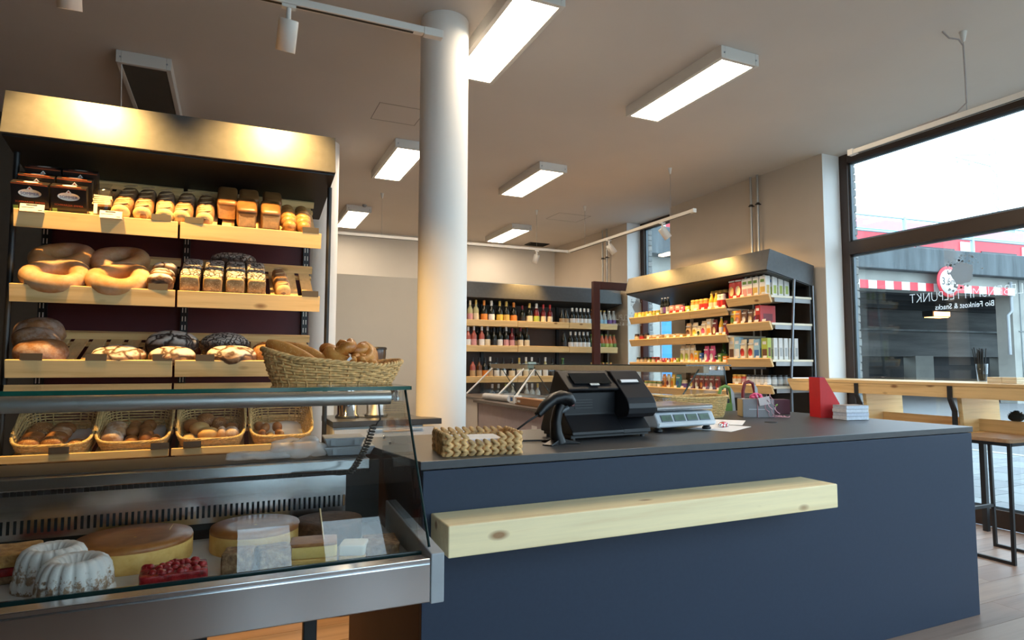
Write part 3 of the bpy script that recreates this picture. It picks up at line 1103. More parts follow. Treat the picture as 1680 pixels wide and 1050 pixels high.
# ================================================================== bread rack
rk = empty('bread_rack', (-0.23, 3.5, 0), 0, 'tall bread rack with dark canopy and slatted pine trays', 'rack')
RXo, RYo = -0.23, 3.5


def rb(name, x0, x1, y0, y1, z0, z1, m, bevel=0.0, par=rk):
    return MB().box(x0 - RXo, x1 - RXo, y0 - RYo, y1 - RYo, z0, z1).build(name, m, par, bevel=bevel)


# canopy: front face leaning, box tilted down towards the back
hp = [(3.205, 2.398), (3.165, 2.205), (3.78, 2.10), (3.80, 2.30)]
MB().prism([(a - RYo, b) for a, b in hp], -0.905 - RXo, 0.449 - RXo, 0).build('canopy', M_hood, rk, bevel=0.002)
hp2 = [(3.18, 2.200), (3.77, 2.099), (3.77, 2.094), (3.18, 2.194)]
MB().prism([(a - RYo, b) for a, b in hp2], -0.90 - RXo, 0.445 - RXo, 0).build('canopy_lining', M_black, rk)
rb('back_panel', -0.86, 0.40, 3.775, 3.79, 0.30, 2.10, M_red_panel)
rb('upper_back_panel', -0.86, 0.40, 3.765, 3.775, 1.93, 2.12, M_black)
for x in (-0.86, -0.238, 0.375):
    u = rb('upright', x - 0.016, x + 0.016, 3.735, 3.775, 0.0, 2.12, M_black)
    for z in range(26):
        zz = 0.92 + z * 0.046
        for s in (-0.007, 0.007):
            if 0.9 < zz < 2.1:
                MB().box(x + s - 0.0022 - RXo, x + s + 0.0022 - RXo, 3.7335 - RYo, 3.736 - RYo, zz, zz + 0.026).build('slot', M_wall, u)
for x in (-0.885, 0.443):
    MB().tube([(x - RXo, 3.33 - RYo, 0.0), (x - RXo, 3.33 - RYo, 2.17)], 0.012, 12).build('side_bar', M_black, rk)
    MB().tube([(x - RXo, 3.33 - RYo, 0.06), (x - RXo, 3.76 - RYo, 0.06)], 0.012, 12).build('side_foot', M_black, rk)
for (x0, x1) in ((-0.852, -0.243), (-0.234, 0.392)):
    pass
TRAYS = {}
BOARD_H = 0.076
for si, (zt, tilt) in enumerate(((1.897, 36), (1.580, 30), (1.262, 20), (0.868, 14))):
    for ui, (x0, x1) in enumerate(((-0.853, -0.244), (-0.234, 0.392))):
        tr = empty('tray', ((x0 + x1) / 2 - RXo, 3.20 - RYo, zt))
        tr.parent = rk
        L = (x1 - x0) / 2
        # local frame: y back along the slope, z normal to it
        ta = rad(tilt)
        bh = BOARD_H if si < 3 else 0.032
        lip = MB().box(-L, L, 0, 0.018, -bh, 0, M=RX(rad(10 if si < 3 else 2)))
        lip.build('front_board', M_pine, tr, bevel=0.002)
        D = 0.42 if si != 1 else 0.40
        n = 8
        gap = (2 * L - 0.02) / n
        for k in range(n):
            a = -L + 0.01 + k * gap + 0.011
            MB().box(a, a + gap - 0.022, 0.02, D, -0.045, -0.033, M=RX(ta)).build('slat', M_pine_slat, tr)
        MB().box(-L + 0.005, L - 0.005, D - 0.03, D, -0.033, 0.0, M=RX(ta)).build('rear_batten', M_pine, tr)
        for q in (0.06, D - 0.06):
            MB().box(-L + 0.01, L - 0.01, q, q + 0.03, -0.06, -0.0455, M=RX(ta)).build('cross_batten', M_pine, tr)
        for s in (-1, 1):
            MB().box(s * (L - 0.02) - 0.004, s * (L - 0.02) + 0.004, 0.10, 0.50, -0.10, -0.0605, M=RX(ta)).build('bracket', M_black, tr)
        TRAYS[(si, ui)] = (x0, x1, zt, ta)


def slope_pt(si, x, s, lift=0.0):
    """a point on a tray of shelf si: s metres up the slope, lifted along its normal"""
    zt, ta = TRAYS[(si, 0)][2], TRAYS[(si, 0)][3]
    yy = s * math.cos(ta) - (lift - 0.033) * math.sin(ta)
    zz = s * math.sin(ta) + (lift - 0.033) * math.cos(ta)
    return Vector((x, 3.20 + yy, zt + zz)), ta


# ------------------------------------------------------------------ loaves
C_long = crust('scored_crust', (0.15, 0.062, 0.020), (0.27, 0.125, 0.042), (0.40, 0.22, 0.09), 12, flour=0.15, bump=0.35)
C_cut = mat('cut_crumb', (0.72, 0.50, 0.22), 0.8, var=0.15, nscale=60, bump=0.3)
C_box = crust('tin_loaf_crust', (0.30, 0.14, 0.045), (0.47, 0.26, 0.09), (0.64, 0.42, 0.19), 9, bump=0.25)
C_btop = crust('tin_loaf_top', (0.13, 0.05, 0.016), (0.23, 0.10, 0.03), (0.34, 0.17, 0.06), 9, bump=0.3, rough=0.4)
C_brioche = crust('plaited_crust', (0.24, 0.095, 0.03), (0.42, 0.19, 0.05), (0.60, 0.33, 0.11), 14, bump=0.3, rough=0.4, seeds=0.3)
C_ring = crust('ring_crust', (0.30, 0.13, 0.04), (0.47, 0.24, 0.085), (0.62, 0.38, 0.17), 8, flour=0.22, bump=0.25)
C_crack = crust('cracked_rye_crust', (0.05, 0.022, 0.012), (0.085, 0.042, 0.024), (0.14, 0.075, 0.045), 20, flour=0.6, cracks=1, bump=0.9, vscale=46)
C_seed = crust('oat_crust', (0.30, 0.16, 0.06), (0.46, 0.27, 0.11), (0.68, 0.46, 0.22), 40, bump=0.7, seeds=0.9)
C_flour = crust('floured_crust', (0.20, 0.09, 0.04), (0.32, 0.16, 0.07), (0.48, 0.28, 0.13), 10, flour=0.85, cracks=1, bump=0.6, vscale=13)
C_rustic = crust('rustic_crust', (0.15, 0.062, 0.022), (0.30, 0.13, 0.045), (0.48, 0.25, 0.09), 16, flour=0.3, bump=0.9)
C_dkfl = crust('dark_floured_crust', (0.06, 0.03, 0.018), (0.13, 0.065, 0.038), (0.22, 0.12, 0.075), 10, flour=0.75, cracks=1, bump=0.7, vscale=14)
C_roll = crust('roll_crust', (0.22, 0.075, 0.022), (0.37, 0.15, 0.042), (0.50, 0.24, 0.075), 16, bump=0.2, rough=0.45)
C_roll_l = crust('pale_roll_crust', (0.48, 0.25, 0.07), (0.64, 0.38, 0.13), (0.76, 0.52, 0.22), 16, bump=0.2, rough=0.5)
C_roll_s = crust('seeded_roll_crust', (0.20, 0.07, 0.022), (0.34, 0.14, 0.04), (0.46, 0.22, 0.07), 20, bump=0.4, rough=0.5, seeds=0.7)
C_roll_f = crust('floured_roll_crust', (0.34, 0.17, 0.07), (0.46, 0.25, 0.11), (0.60, 0.36, 0.18), 20, bump=0.3, flour=0.6)


def long_loaf(name, L, W, H, m, cuts=5, seed=0):
    """oblong loaf along local y, diagonal slashes modelled as grooves"""
    def fn(p):
        t = (p.y / L + 0.5)
        s = 0.0
        if p.z > 0:
            ph = (t * cuts + 0.9 * p.x / W) % 1.0
            s = -0.10 * math.exp(-((ph - 0.5) / 0.13) ** 2) * (p.z / (H / 2))
        return Vector((p.x, p.y, p.z + s * H * 0.6))
    M = RZ(rad(90))
    mb = MB()
    tmp = MB()
    tmp.blob(L / 2, W / 2, H / 2, 0.72, 0.62, 28, 14, 0.05, 14, seed, None)
    vs = [fn(M @ Vector(v)) for v in tmp.v]
    for v in vs:
        if v.z < -0.36 * H:
            v.z = -0.36 * H
        v.z += 0.36 * H
    mb.add(vs, tmp.f, 0, True)
    return mb


# top shelf, left to right
def put(o, si, x, s, lift=0.0, rz=0.0, extra=0.0):
    p, ta = slope_pt(si, x, s, lift)
    o.location = p
    o.rotation_mode = 'XYZ'
    o.rotation_euler = (RX(ta + extra) @ RZ(rz)).to_euler()
    return o


def slashes(o, L, W, H, n=5):
    for k in range(n):
        t = -0.36 + 0.74 * k / (n - 1)
        MB().blob(W * 0.40, 0.0075, 0.0035, 1, 1, 14, 6, M=T(0, t * L, H * 0.835) @ RZ(rad(28))).build('slash', M_slash, o)


M_slash = mat('pale_slash', (0.46, 0.29, 0.14), 0.7, var=0.2, nscale=60)
XS1 = [(207, .17), (237, .17), (270, .17), (302, .17), (336, .18)]
base = None
for i, (pxx, s) in enumerate(((201, .165), (234, .165), (268, .165), (301, .165), (336, .165))):
    p = at(pxx, 352, y=3.24)
    o = long_loaf('white_loaf', 0.285, 0.080, 0.085, C_long, 5, i).build('white_loaf', C_long)
    tag(o, '%s long slashed white loaf from the left on the top rack shelf' % ORD[i], 'bread', 'slashed white loaves on the top rack shelf')
    m = MB().lathe([(0.0, 0), (0.022, 0.0), (0.036, 0.010), (0.038, 0.016)], 18, M=T(0, -0.1415, 0.037) @ RX(rad(-90)), cap=False)
    m.build('cut_end', C_cut, o)
    slashes(o, 0.285, 0.080, 0.085)
    put(o, 0, p.x, s, 0, rad(-3 + 3 * (i % 3)))


def tin_loaf(L, W, H, seed):
    mb = MB()

    def fn(p):
        k = 1 + 0.10 * max(0, p.z / (H / 2))
        return Vector((p.x * k, p.y * k, p.z))
    tmp = MB().blob(L / 2, W / 2, H / 2, 0.36, 0.30, 32, 16, 0.03, 9, seed, None)
    vs = [RZ(rad(90)) @ fn(Vector(v)) for v in tmp.v]
    for v in vs:
        v.z += H / 2
    mb.add(vs, tmp.f, 0, True)
    return mb


for i, (pxx, s, ln, lb) in enumerate(((372, .20, .20, 'tall tin loaf standing left of the pairs on the top rack shelf'), (404, .12, .15, 'left front tin loaf on the top rack shelf'),
                                      (444, .12, .15, 'right front tin loaf on the top rack shelf'), (408, .25, .13, 'left tin loaf in the back row of the top rack shelf'),
                                      (446, .25, .13, 'right tin loaf in the back row of the top rack shelf'))):
    o = tin_loaf(ln, 0.088, 0.108, i + 3).build('tin_loaf', [C_box, C_btop])
    for f in o.data.polygons:
        if f.center.z > 0.084:
            f.material_index = 1
    tag(o, lb, 'bread', 'square tin loaves on the top rack shelf')
    m = MB().box(-0.036, 0.036, -ln / 2 - 0.002, -ln / 2 + 0.006, 0.016, 0.080)
    m.build('cut_face', C_cut, o, bevel=0.002)
    p = at(pxx, 360, y=3.24 + 0.8 * (s - .12))
    put(o, 0, p.x, s + (0.02 if i < 1 else 0), 0.0, rad(2 * (i % 2)))


def plait(L, W, H, m, seed, n=6):
    mb = MB()
    for k in range(n):
        t = (k + 0.5) / n - 0.5
        sc = math.cos(t * 2.3) ** 0.5
        mb.blob(W / 2 * sc, L / n * 0.75, H / 2 * sc, 0.9, 0.9, 16, 10, 0.05, 12, seed + k, 0.7, M=T(0, t * L, H * 0.36) @ RZ(rad(24 if k % 2 else -24)))
    return mb


for i, (pxx, lb) in enumerate(((475, 'left of the two plaited brioche loaves on the top rack shelf'), (499, 'right of the two plaited brioche loaves on the top rack shelf'))):
    o = plait(0.24, 0.085, 0.088, C_brioche, i).build('brioche', C_brioche)
    tag(o, lb, 'bread', 'plaited brioche loaves')
    p = at(pxx, 365, y=3.24)
    put(o, 0, p.x, 0.15)

# packaged crispbread: black boxes with an oval badge
M_bbox = mat('black_carton', (0.012, 0.010, 0.010), 0.35)
M_obox = mat('orange_print', (0.55, 0.11, 0.03), 0.5)
M_badge = mat('badge_white', (0.85, 0.84, 0.80), 0.5)
M_green = mat('leaf_green_print', (0.30, 0.50, 0.10), 0.5)
M_navy = mat('navy_print', (0.04, 0.08, 0.22), 0.5)


def emmer_box(name, label, x, s, lift=0.0):
    w, d, h = 0.130, 0.052, 0.125
    o = empty(name, (0, 0, 0), 0, label, 'box', 'black crispbread boxes on the top rack shelf')
    MB().box(-w / 2, w / 2, -d / 2, d / 2, 0, h).build('carton', M_bbox, o, bevel=0.0015)
    m = MB()
    yf = -d / 2 - 0.0006
    m.lathe([(0.0, 0), (1.0, 0), (1.0, 0.0006)], 28, M=T(0, yf + 0.0004, 0.083) @ Matrix.Diagonal((0.040, 1, 0.0175, 1)) @ RX(rad(90)), cap=False)
    m.prism([(-0.014, 0.096), (0.014, 0.096), (0, 0.113)], yf, yf + 0.0004, 1)
    m.build('badge', M_badge, o)
    MB().prism([(-0.004, 0.1035), (0, 0.0995), (0.004, 0.1035), (0, 0.1075)], yf - 0.0004, yf, 1).build('badge_mark', M_obox, o)
    text('SOMMER', 0.0165, M_navy, o, facing((0, yf - 0.0014, 0.081), (1, 0, 0), (0, 0, 1)))
    text('SCHWARZER EMMER', 0.0105, M_obox, o, facing((0, yf - 0.0008, 0.045), (1, 0, 0), (0, 0, 1)), sx=1.05)
    MB().box(-w / 2 + 0.005, -w / 2 + 0.022, yf - 0.0004, yf + 0.0004, 0.010, 0.028).build('eco_mark', M_green, o)
    m = MB().box(-w / 2 + 0.002, w / 2 - 0.002, yf, yf + 0.0005, h - 0.006, h - 0.0035)
    m.build('edge_stripe', M_obox, o)
    # the lid repeats the badge
    m = MB()
    m.lathe([(0.0, 0), (1.0, 0)], 24, M=T(0, 0.002, h + 0.0006) @ Matrix.Diagonal((0.026, 0.010, 1, 1)), cap=False)
    m.build('lid_badge', M_badge, o)
    MB().box(-0.045, 0.045, -d / 2 + 0.006, -d / 2 + 0.010, h + 0.0002, h + 0.0008).build('lid_stripe', M_obox, o)
    p, ta = slope_pt(0, x, s, lift)
    o.location = p
    o.rotation_euler = (ta - rad(10), 0, rad(2))
    return o


xb1, xb2 = at(52, 340, y=3.25).x, at(115, 343, y=3.25).x
for (xx, s, lf, lb) in ((xb1, .055, 0, 'left front black crispbread box on the top rack shelf'), (xb2, .055, 0, 'right front black crispbread box on the top rack shelf'),
                        (xb1 + .01, .125, .01, 'black crispbread box in the middle row behind the left front one'), (xb2 + .01, .125, .01, 'black crispbread box in the middle row behind the right front one'),
                        (xb1 + .02, .195, .02, 'black crispbread box in the back row at the far left'), (xb2 + .02, .195, .02, 'black crispbread box in the back row, second from left')):
    emmer_box('crispbread_box', lb, xx, s, lf)

# clear bag of crispbread
M_film = glass('clear_film', (0.93, 0.93, 0.95), 0.12, 1.6)
o = empty('crispbread_bag', slope_pt(0, at(166, 350, y=3.25).x, 0.07)[0], 0, 'clear bag of pale crispbread beside the black boxes', 'bag')
m = MB()
for k in range(5):
    m.box(-0.034 + 0.002 * (k % 2), 0.036 - 0.002 * (k % 3), -0.025, 0.025, 0.045 + k * 0.0085, 0.052 + k * 0.0085, M=RZ(rad(4 * k - 8)))
m.build('crispbread', mat('crispbread', (0.80, 0.68, 0.45), 0.8, var=0.15, nscale=60, bump=0.4), o)
m = MB().blob(0.042, 0.032, 0.062, 0.6, 0.7, 20, 12, 0.12, 26, 4, None, M=T(0, 0, 0.062))
m.build('film', M_film, o)
m = MB().prism([(-0.020, 0.118), (0.020, 0.118), (0.034, 0.145), (-0.032, 0.140)], -0.004, 0.004, 1)
m.build('film_neck', M_film, o)
MB().box(-0.028, -0.014, -0.034, -0.032, 0.0, 0.045).build('bag_label', M_wcard, o)

# second shelf: ring loaves
def ring(R, r, seed):
    pts, rs = [], []
    for i in range(36):
        a = 2 * math.pi * i / 36
        k = 1 + 0.05 * math.sin(2 * a + seed) + 0.04 * math.sin(3 * a + 2 * seed)
        pts.append((R * math.cos(a), 0.85 * R * math.sin(a), 0.004 * math.sin(2 * a + seed)))
        rs.append(r * k)
    return MB().tube(pts, rs, 14, True)


for i, (pxx, s, lf, R, lb) in enumerate(((92, .085, .035, .092, 'left front ring loaf on the second rack shelf'), (196, .085, .035, .090, 'right front ring loaf on the second rack shelf'),
                                         (106, .27, .045, .092, 'left back ring loaf on the second rack shelf'), (200, .27, .045, .090, 'right back ring loaf on the second rack shelf'))):
    o = ring(R - 0.002, 0.042, i * 1.3).build('ring_loaf', C_ring)
    tag(o, lb, 'bread', 'ring loaves')
    p = at(pxx, 440, y=3.2 + s)
    put(o, 1, p.x, s + 0.01, lf, rad(20 * i), rad(4))

# flat floured loaves stacked three deep
for k in range(3):
    o = MB().blob(0.054, 0.030, 0.050, 0.8, 0.8, 22, 12, 0.06, 12, k + 2, None).build('flat_loaf', C_flour)
    tag(o, '%s of three flat floured loaves leaning in a row on the second rack shelf' % ('front one', 'middle one', 'rear one')[k], 'bread', 'flat floured loaves')
    p = at(264, 450, y=3.25)
    put(o, 1, p.x + 0.004 * k, 0.05 + 0.062 * k, 0.042 + 0.003 * k, 0, rad(10))

# dark cracked box loaves with oat ends
for i, pxx in enumerate((313, 350, 386, 420)):
    o = tin_loaf(0.23, 0.082, 0.098, i + 11).build('rye_loaf', C_crack)
    tag(o, '%s dark cracked rye tin loaf from the left on the second rack shelf' % ORD[i], 'bread', 'dark cracked rye loaves')
    m = MB().blob(0.041, 0.012, 0.046, 0.4, 0.4, 22, 12, 0.08, 60, i, None, M=T(0, -0.112, 0.048))
    m.build('oat_end', C_seed, o)
    p = at(pxx, 470, y=3.25)
    put(o, 1, p.x, 0.145, 0, rad(-2 + i))
for i, pxx in enumerate((384,)):
    o = MB().blob(0.105, 0.05, 0.045, 0.8, 0.8, 26, 14, 0.05, 12, 9, 0.6).build('rye_loaf', C_crack)
    tag(o, 'dark cracked round rye loaf lying behind the others on the second rack shelf', 'bread', 'dark cracked rye loaves')
    p = at(pxx, 415, y=3.5)
    put(o, 1, p.x, 0.33, 0.06)
o = long_loaf('baguette_loaf', 0.27, 0.075, 0.075, C_long, 4, 21).build('white_loaf', C_long)
tag(o, 'single long slashed loaf at the right end of the second rack shelf', 'bread')
MB().lathe([(0.0, 0), (0.022, 0.0), (0.033, 0.010), (0.035, 0.016)], 18, M=T(0, -0.134, 0.032) @ RX(rad(-90)), cap=False).build('cut_end', C_cut, o)
slashes(o, 0.27, 0.075, 0.075, 4)
put(o, 1, at(462, 475, y=3.26).x, 0.17, 0, rad(4))

# third shelf: round loaves
for i, (pxx, s, lf, sx, sy, sz, cm, lb, rz) in enumerate((
        (67, .10, .03, .078, .06, .050, C_rustic, 'front rustic loaf at the left end of the third rack shelf', 8),
        (62, .19, .05, .072, .06, .052, C_rustic, 'middle rustic loaf at the left end of the third rack shelf', -12),
        (66, .29, .06, .075, .06, .055, C_rustic, 'rear rustic loaf at the left end of the third rack shelf', 15),
        (196, .075, .025, .085, .065, .038, C_flour, 'low floured round loaf behind the middle price card on the third shelf', 0),
        (283, .21, .035, .090, .075, .055, C_dkfl, 'large grey-floured loaf at the back of the third rack shelf', 0),
        (284, .065, .03, .075, .055, .036, C_flour, 'pale floured loaf half over the joint of the third shelf boards', 10),
        (370, .21, .035, .088, .075, .052, C_crack, 'dark crackled round loaf at the back of the third rack shelf', 0),
        (382, .065, .03, .088, .060, .042, C_flour, 'white crackled round loaf in front on the third rack shelf', 0),
        (438, .10, .03, .055, .06, .048, C_roll_s, 'brown seeded loaf partly hidden by the oval basket', 0))):
    sx, sy, sz = sx * 1.28, sy * 1.15, sz * 1.22
    o = MB().blob(sx, sy, sz, 0.85, 0.95, 34, 20, 0.11 if cm is C_rustic else 0.05, 16, i + 30, 0.6).build('round_loaf', cm)
    tag(o, lb, 'bread', 'round loaves on the third rack shelf')
    p = at(pxx, 560, y=3.2 + s * 0.95)
    put(o, 2, p.x, s, lf, rad(rz))
    if cm in (C_flour, C_dkfl):
        m = MB().tube([(-sx * .55, -0.01, sz * .80), (-sx * .1, 0.008, sz * .985), (sx * .3, -0.006, sz * .93), (sx * .6, 0.01, sz * .72)], [.002, .005, .005, .002], 6, flat=0.5)
        m.build('crust_tear', C_roll_s, o)

# price cards
def price_card(p, w, h, m, label, tilt=12, rz=0, lines=False):
    o = empty('price_card', p, rz, label, 'price card', 'price cards on the bread rack')
    MB().box(-w / 2, w / 2, -0.0012, 0.0012, 0, h, M=RX(rad(-tilt))).build('card', m, o)
    MB().box(-w / 2, w / 2, 0.0, 0.016, 0, 0.0016).build('foot', m, o)
    if lines:
        mm = MB()
        mm.box(-w * .25, w * .2, -0.0018, -0.0013, h * .78, h * .92, M=RX(rad(-tilt)))
        mm.box(-w * .45, w * .1, -0.0018, -0.0013, h * .50, h * .55, M=RX(rad(-tilt)))
        mm.box(w * .25, w * .42, -0.0018, -0.0013, h * .18, h * .26, M=RX(rad(-tilt)))
        mm.build('print', M_ink, o)
    return o


sh = ('top', 'second', 'third', 'basket')
cards = [(0, 53, 346, 1), (0, 182, 358, 1), (0, 264, 361, 0), (0, 318, 366, 0), (0, 510, 380, 0),
         (1, 57, 464, 0), (1, 259, 472, 0), (1, 509, 487, 0),
         (2, 50, 590, 0), (2, 157, 590, 0), (2, 266, 591, 0), (2, 336, 593, 0)]
cnt = {}
for (si, pxx, pyy, wh) in cards:
    k = cnt.get(si, 0)
    cnt[si] = k + 1
    zt = TRAYS[(si, 0)][2]
    p = at(pxx, pyy, y=3.196)
    p.z = zt - 0.002 if not wh else zt - 0.012
    p.y = 3.188 if wh else 3.200
    lb = ('%s white printed price card from the left on the top rack shelf' % ORD[k]) if wh else ('%s price card from the left on the %s rack shelf, plain black' % (ORD[k], sh[si]))
    price_card(p, 0.078 if not wh else 0.085, 0.030 if not wh else 0.034, M_wcard if wh else M_card, lb, 10, rad(random.uniform(-3, 3)), bool(wh))
# ================================================================== wicker baskets
def sp(c, e):
    return math.copysign(abs(c) ** e, c)


def outline(a, W, D, e):
    return W / 2 * sp(math.cos(a), e), D / 2 * sp(math.sin(a), e)


def wicker(parent, W, D, hfun, rows, stakes, e=0.45, flare=0.16, r=0.0042, base_name='base', m=None, rim_r=0.0065):
    """woven basket: stakes, wobbling strands, twisted rim; hfun(u, v) rim height at unit position"""
    m = m or M_wick
    N = stakes * 3
    body = MB()
    for i in range(rows):
        f = (i + 0.5) / rows
        k = 1 - flare + flare * f ** 0.8
        pts = []
        for j in range(N):
            a = 2 * math.pi * j / N
            x, y = outline(a, W * k, D * k, e)
            h = hfun(x / (W * k), y / (D * k))
            wob = r * 0.75 * math.cos(math.pi * (j / 3.0 + i))
            nl = math.hypot(x, y) or 1
            pts.append((x + wob * x / nl, y + wob * y / nl, 0.004 + h * f))
        body.tube(pts, r, 5, True)
    tag(body.build('weave', m, parent), kind='stuff')
    st = MB()
    for j in range(stakes):
        a = 2 * math.pi * j / stakes
        ps = []
        for f in (0, 0.5, 1):
            k = 1 - flare + flare * f ** 0.8
            x, y = outline(a, W * k, D * k, e)
            ps.append((x, y, hfun(x / (W * k), y / (D * k)) * f))
        st.tube(ps, r * 0.8, 4)
    tag(st.build('stakes', m, parent), kind='stuff')
    rm = MB()
    for s in (0, 1, 2):
        pts = []
        for j in range(N * 2):
            a = 2 * math.pi * j / (N * 2)
            x, y = outline(a, W, D, e)
            h = hfun(x / W, y / D)
            ph = stakes * 0.7 * a + s * 2.094
            ph = round(stakes * 0.7) * a + s * 2.094
            nl = math.hypot(x, y) or 1
            q = rim_r * 0.6
            pts.append((x + q * math.cos(ph) * x / nl, y + q * math.cos(ph) * y / nl, h + q * math.sin(ph) + 0.003))
        rm.tube(pts, rim_r * 0.62, 5, True)
    rm.build('twisted_rim', m, parent)
    k = 1 - flare
    poly = [outline(2 * math.pi * j / 48, W * k * 1.01, D * k * 1.01, e) for j in range(48)]
    MB().prism(poly, 0.0, 0.006, 2).build(base_name, m, parent)


def roll(sx, sy, sz, m, seed, crease=True):
    def fn(p):
        if crease and p.z > 0:
            p = Vector((p.x, p.y, p.z - 0.12 * sz * math.exp(-(p.y / (0.18 * sy)) ** 2)))
        return p
    return MB().blob(sx, sy, sz, 0.9, 0.95, 20, 12, 0.05, 20, seed, 0.65, fn=fn)


ta4 = TRAYS[(3, 0)][3]
bx_edges = [(18, 156), (157, 281), (285, 405), (401, 519)]
bnames = ('first', 'second', 'third', 'fourth')
proto = None
BASKETS = []
for i, (a, b) in enumerate(bx_edges):
    xa, xb = at(a, 720, y=3.30).x, at(b, 720, y=3.30).x
    xc = (xa + xb) / 2
    p, _ = slope_pt(3, xc, 0.19, 0.002)
    lb = '%s wicker bread basket from the left on the lowest rack shelf' % bnames[i]
    if proto is None:
        o = empty('bread_basket', (0, 0, 0), 0, lb, 'basket', 'wicker bread baskets on the rack')
        wicker(o, 0.292, 0.33, lambda u, v: 0.056 + 0.095 * max(0, min(1, (v + 0.5) * 1.25)) ** 1.1, 12, 30, 0.42, 0.16, 0.0040, m=M_wick2)
        proto = o
    else:
        o = dup(proto, label=lb)
    o.location = p
    o.rotation_euler = (ta4, 0, 0)
    BASKETS.append((o, xc, p))


def in_basket(i, lx, ly, lz):
    o, xc, p = BASKETS[i]
    return p + RX(ta4).to_3x3() @ Vector((lx, ly, lz))


# paper liners
for i in range(4):
    m = MB()
    n = 8
    vs, fs = [], []
    for a in range(n + 1):
        for b in range(n + 1):
            u, v = a / n, b / n
            vs.append((-0.10 + 0.21 * u, -0.10 + 0.235 * v, 0.010 + 0.02 * max(0, v - 0.8) * 5 * 0.9 + 0.004 * math.sin(7 * u + i) * v))
    for a in range(n):
        for b in range(n):
            fs.append((a * (n + 1) + b, (a + 1) * (n + 1) + b, (a + 1) * (n + 1) + b + 1, a * (n + 1) + b + 1))
    m.add(vs, fs, 0, True)
    o = m.build('paper_liner', M_paper)
    sd = o.modifiers.new('thickness', 'SOLIDIFY')
    sd.thickness = 0.0008
    tag(o, 'white paper liner in the %s bread basket from the left' % bnames[i], 'paper', 'paper liners')
    o.location = in_basket(i, 0, 0.005, 0)
    o.rotation_euler = (ta4, 0, 0)


def rolls(i, name, label, items):
    for k, (lx, ly, lz, sx, sy, sz, m, tx, rz) in enumerate(items):
        o = roll(sx, sy, sz, m, i * 20 + k).build(name, m)
        tag(o, label % ORD[k], 'bread roll', 'rolls in the %s bread basket' % bnames[i])
        o.location = in_basket(i, lx, ly, lz)
        o.rotation_euler = (rad(tx), 0, rad(rz))


it = []
for c in range(4):
    it.append((-0.085 + 0.004 * c, -0.095 + 0.052 * c, 0.046 + 0.004 * c, 0.043, 0.030, 0.030, (C_roll_s, C_roll, C_roll_s, C_roll_s)[c], 38, 4))
for c in range(4):
    it.append((-0.005 + 0.006 * c, -0.09 + 0.045 * c, 0.045 + 0.005 * c, 0.045, 0.030, 0.030, (C_roll_s, C_roll, C_roll_f, C_roll)[c], 38, -8))
it.append((0.085, -0.095, 0.036, 0.036, 0.026, 0.024, C_roll_s, 20, 10))
rolls(0, 'seeded_roll', '%s brown roll, counted front to back, in the first bread basket', it)
it = []
for c in range(3):
    it.append((-0.085 + 0.002 * c, -0.085 + 0.05 * c, 0.052 + 0.005 * c, 0.044, 0.030, 0.040, C_roll_f, 42, 0))
for (lx, ly, lz) in ((-0.01, -0.09, 0.036), (-0.015, -0.01, 0.052), (-0.012, 0.06, 0.052), (0.045, -0.085, 0.048), (0.045, -0.055, 0.056), (0.035, 0.0, 0.058), (0.045, 0.05, 0.06), (0.082, -0.09, 0.036)):
    it.append((lx, ly, lz, 0.029, 0.030, 0.028, C_roll, 30, 25 * (lx > 0)))
rolls(1, 'wheat_roll', '%s roll, counted left to right, in the second bread basket', it)
it = [(-0.095, -0.10, 0.040, 0.028, 0.028, 0.026, C_roll_l, 20, 0), (-0.05, -0.035, 0.066, 0.046, 0.035, 0.030, C_roll_l, 35, 20), (-0.012, -0.09, 0.056, 0.048, 0.032, 0.036, C_roll_l, 40, 5),
      (0.045, -0.09, 0.052, 0.024, 0.036, 0.038, C_roll_f, 20, 0), (0.088, -0.09, 0.056, 0.034, 0.032, 0.036, C_roll_f, 35, -10), (0.085, -0.03, 0.062, 0.030, 0.028, 0.026, C_roll, 30, 0),
      (-0.09, 0.02, 0.064, 0.034, 0.034, 0.03, C_roll, 30, 0), (-0.03, 0.065, 0.070, 0.045, 0.04, 0.034, C_roll_s, 30, 0), (0.03, 0.05, 0.060, 0.035, 0.035, 0.03, C_roll_s, 20, 0)]
rolls(2, 'pale_roll', '%s golden roll, counted from the front left, in the third bread basket', it)
it = [(-0.088, -0.075, 0.040, 0.020, 0.024, 0.022, C_roll, 20, 0), (-0.052, -0.095, 0.034, 0.020, 0.024, 0.020, C_roll_l, 20, 0), (-0.072, -0.02, 0.052, 0.020, 0.030, 0.022, C_roll, 30, -30),
      (-0.10, 0.015, 0.050, 0.022, 0.028, 0.022, C_roll, 20, 0), (-0.008, -0.075, 0.040, 0.020, 0.034, 0.020, C_roll, 20, 20), (-0.015, -0.005, 0.050, 0.024, 0.030, 0.024, C_roll, 20, 0)]
rolls(3, 'small_roll', '%s small brown roll, counted front to back, in the fourth bread basket', it)

for i, (pxx, pyy) in enumerate(((96, 748), (262, 743), (315, 741))):
    p = at(pxx, pyy, y=3.19)
    o = price_card((p.x, 3.186, 0.870), 0.072, 0.028, M_card, 'plain black price card in front of the %s bread basket' % bnames[(0, 1, 2)[i]], 8)

# ================================================================== cakes on the case deck
DZ = 0.680
M_board_w = mat('cake_board', (0.60, 0.57, 0.54), 0.5)
C_bundt = crust('sugared_cake', (0.20, 0.10, 0.05), (0.30, 0.17, 0.09), (0.42, 0.28, 0.17), 26, bump=0.4)
_nt = C_bundt.node_tree
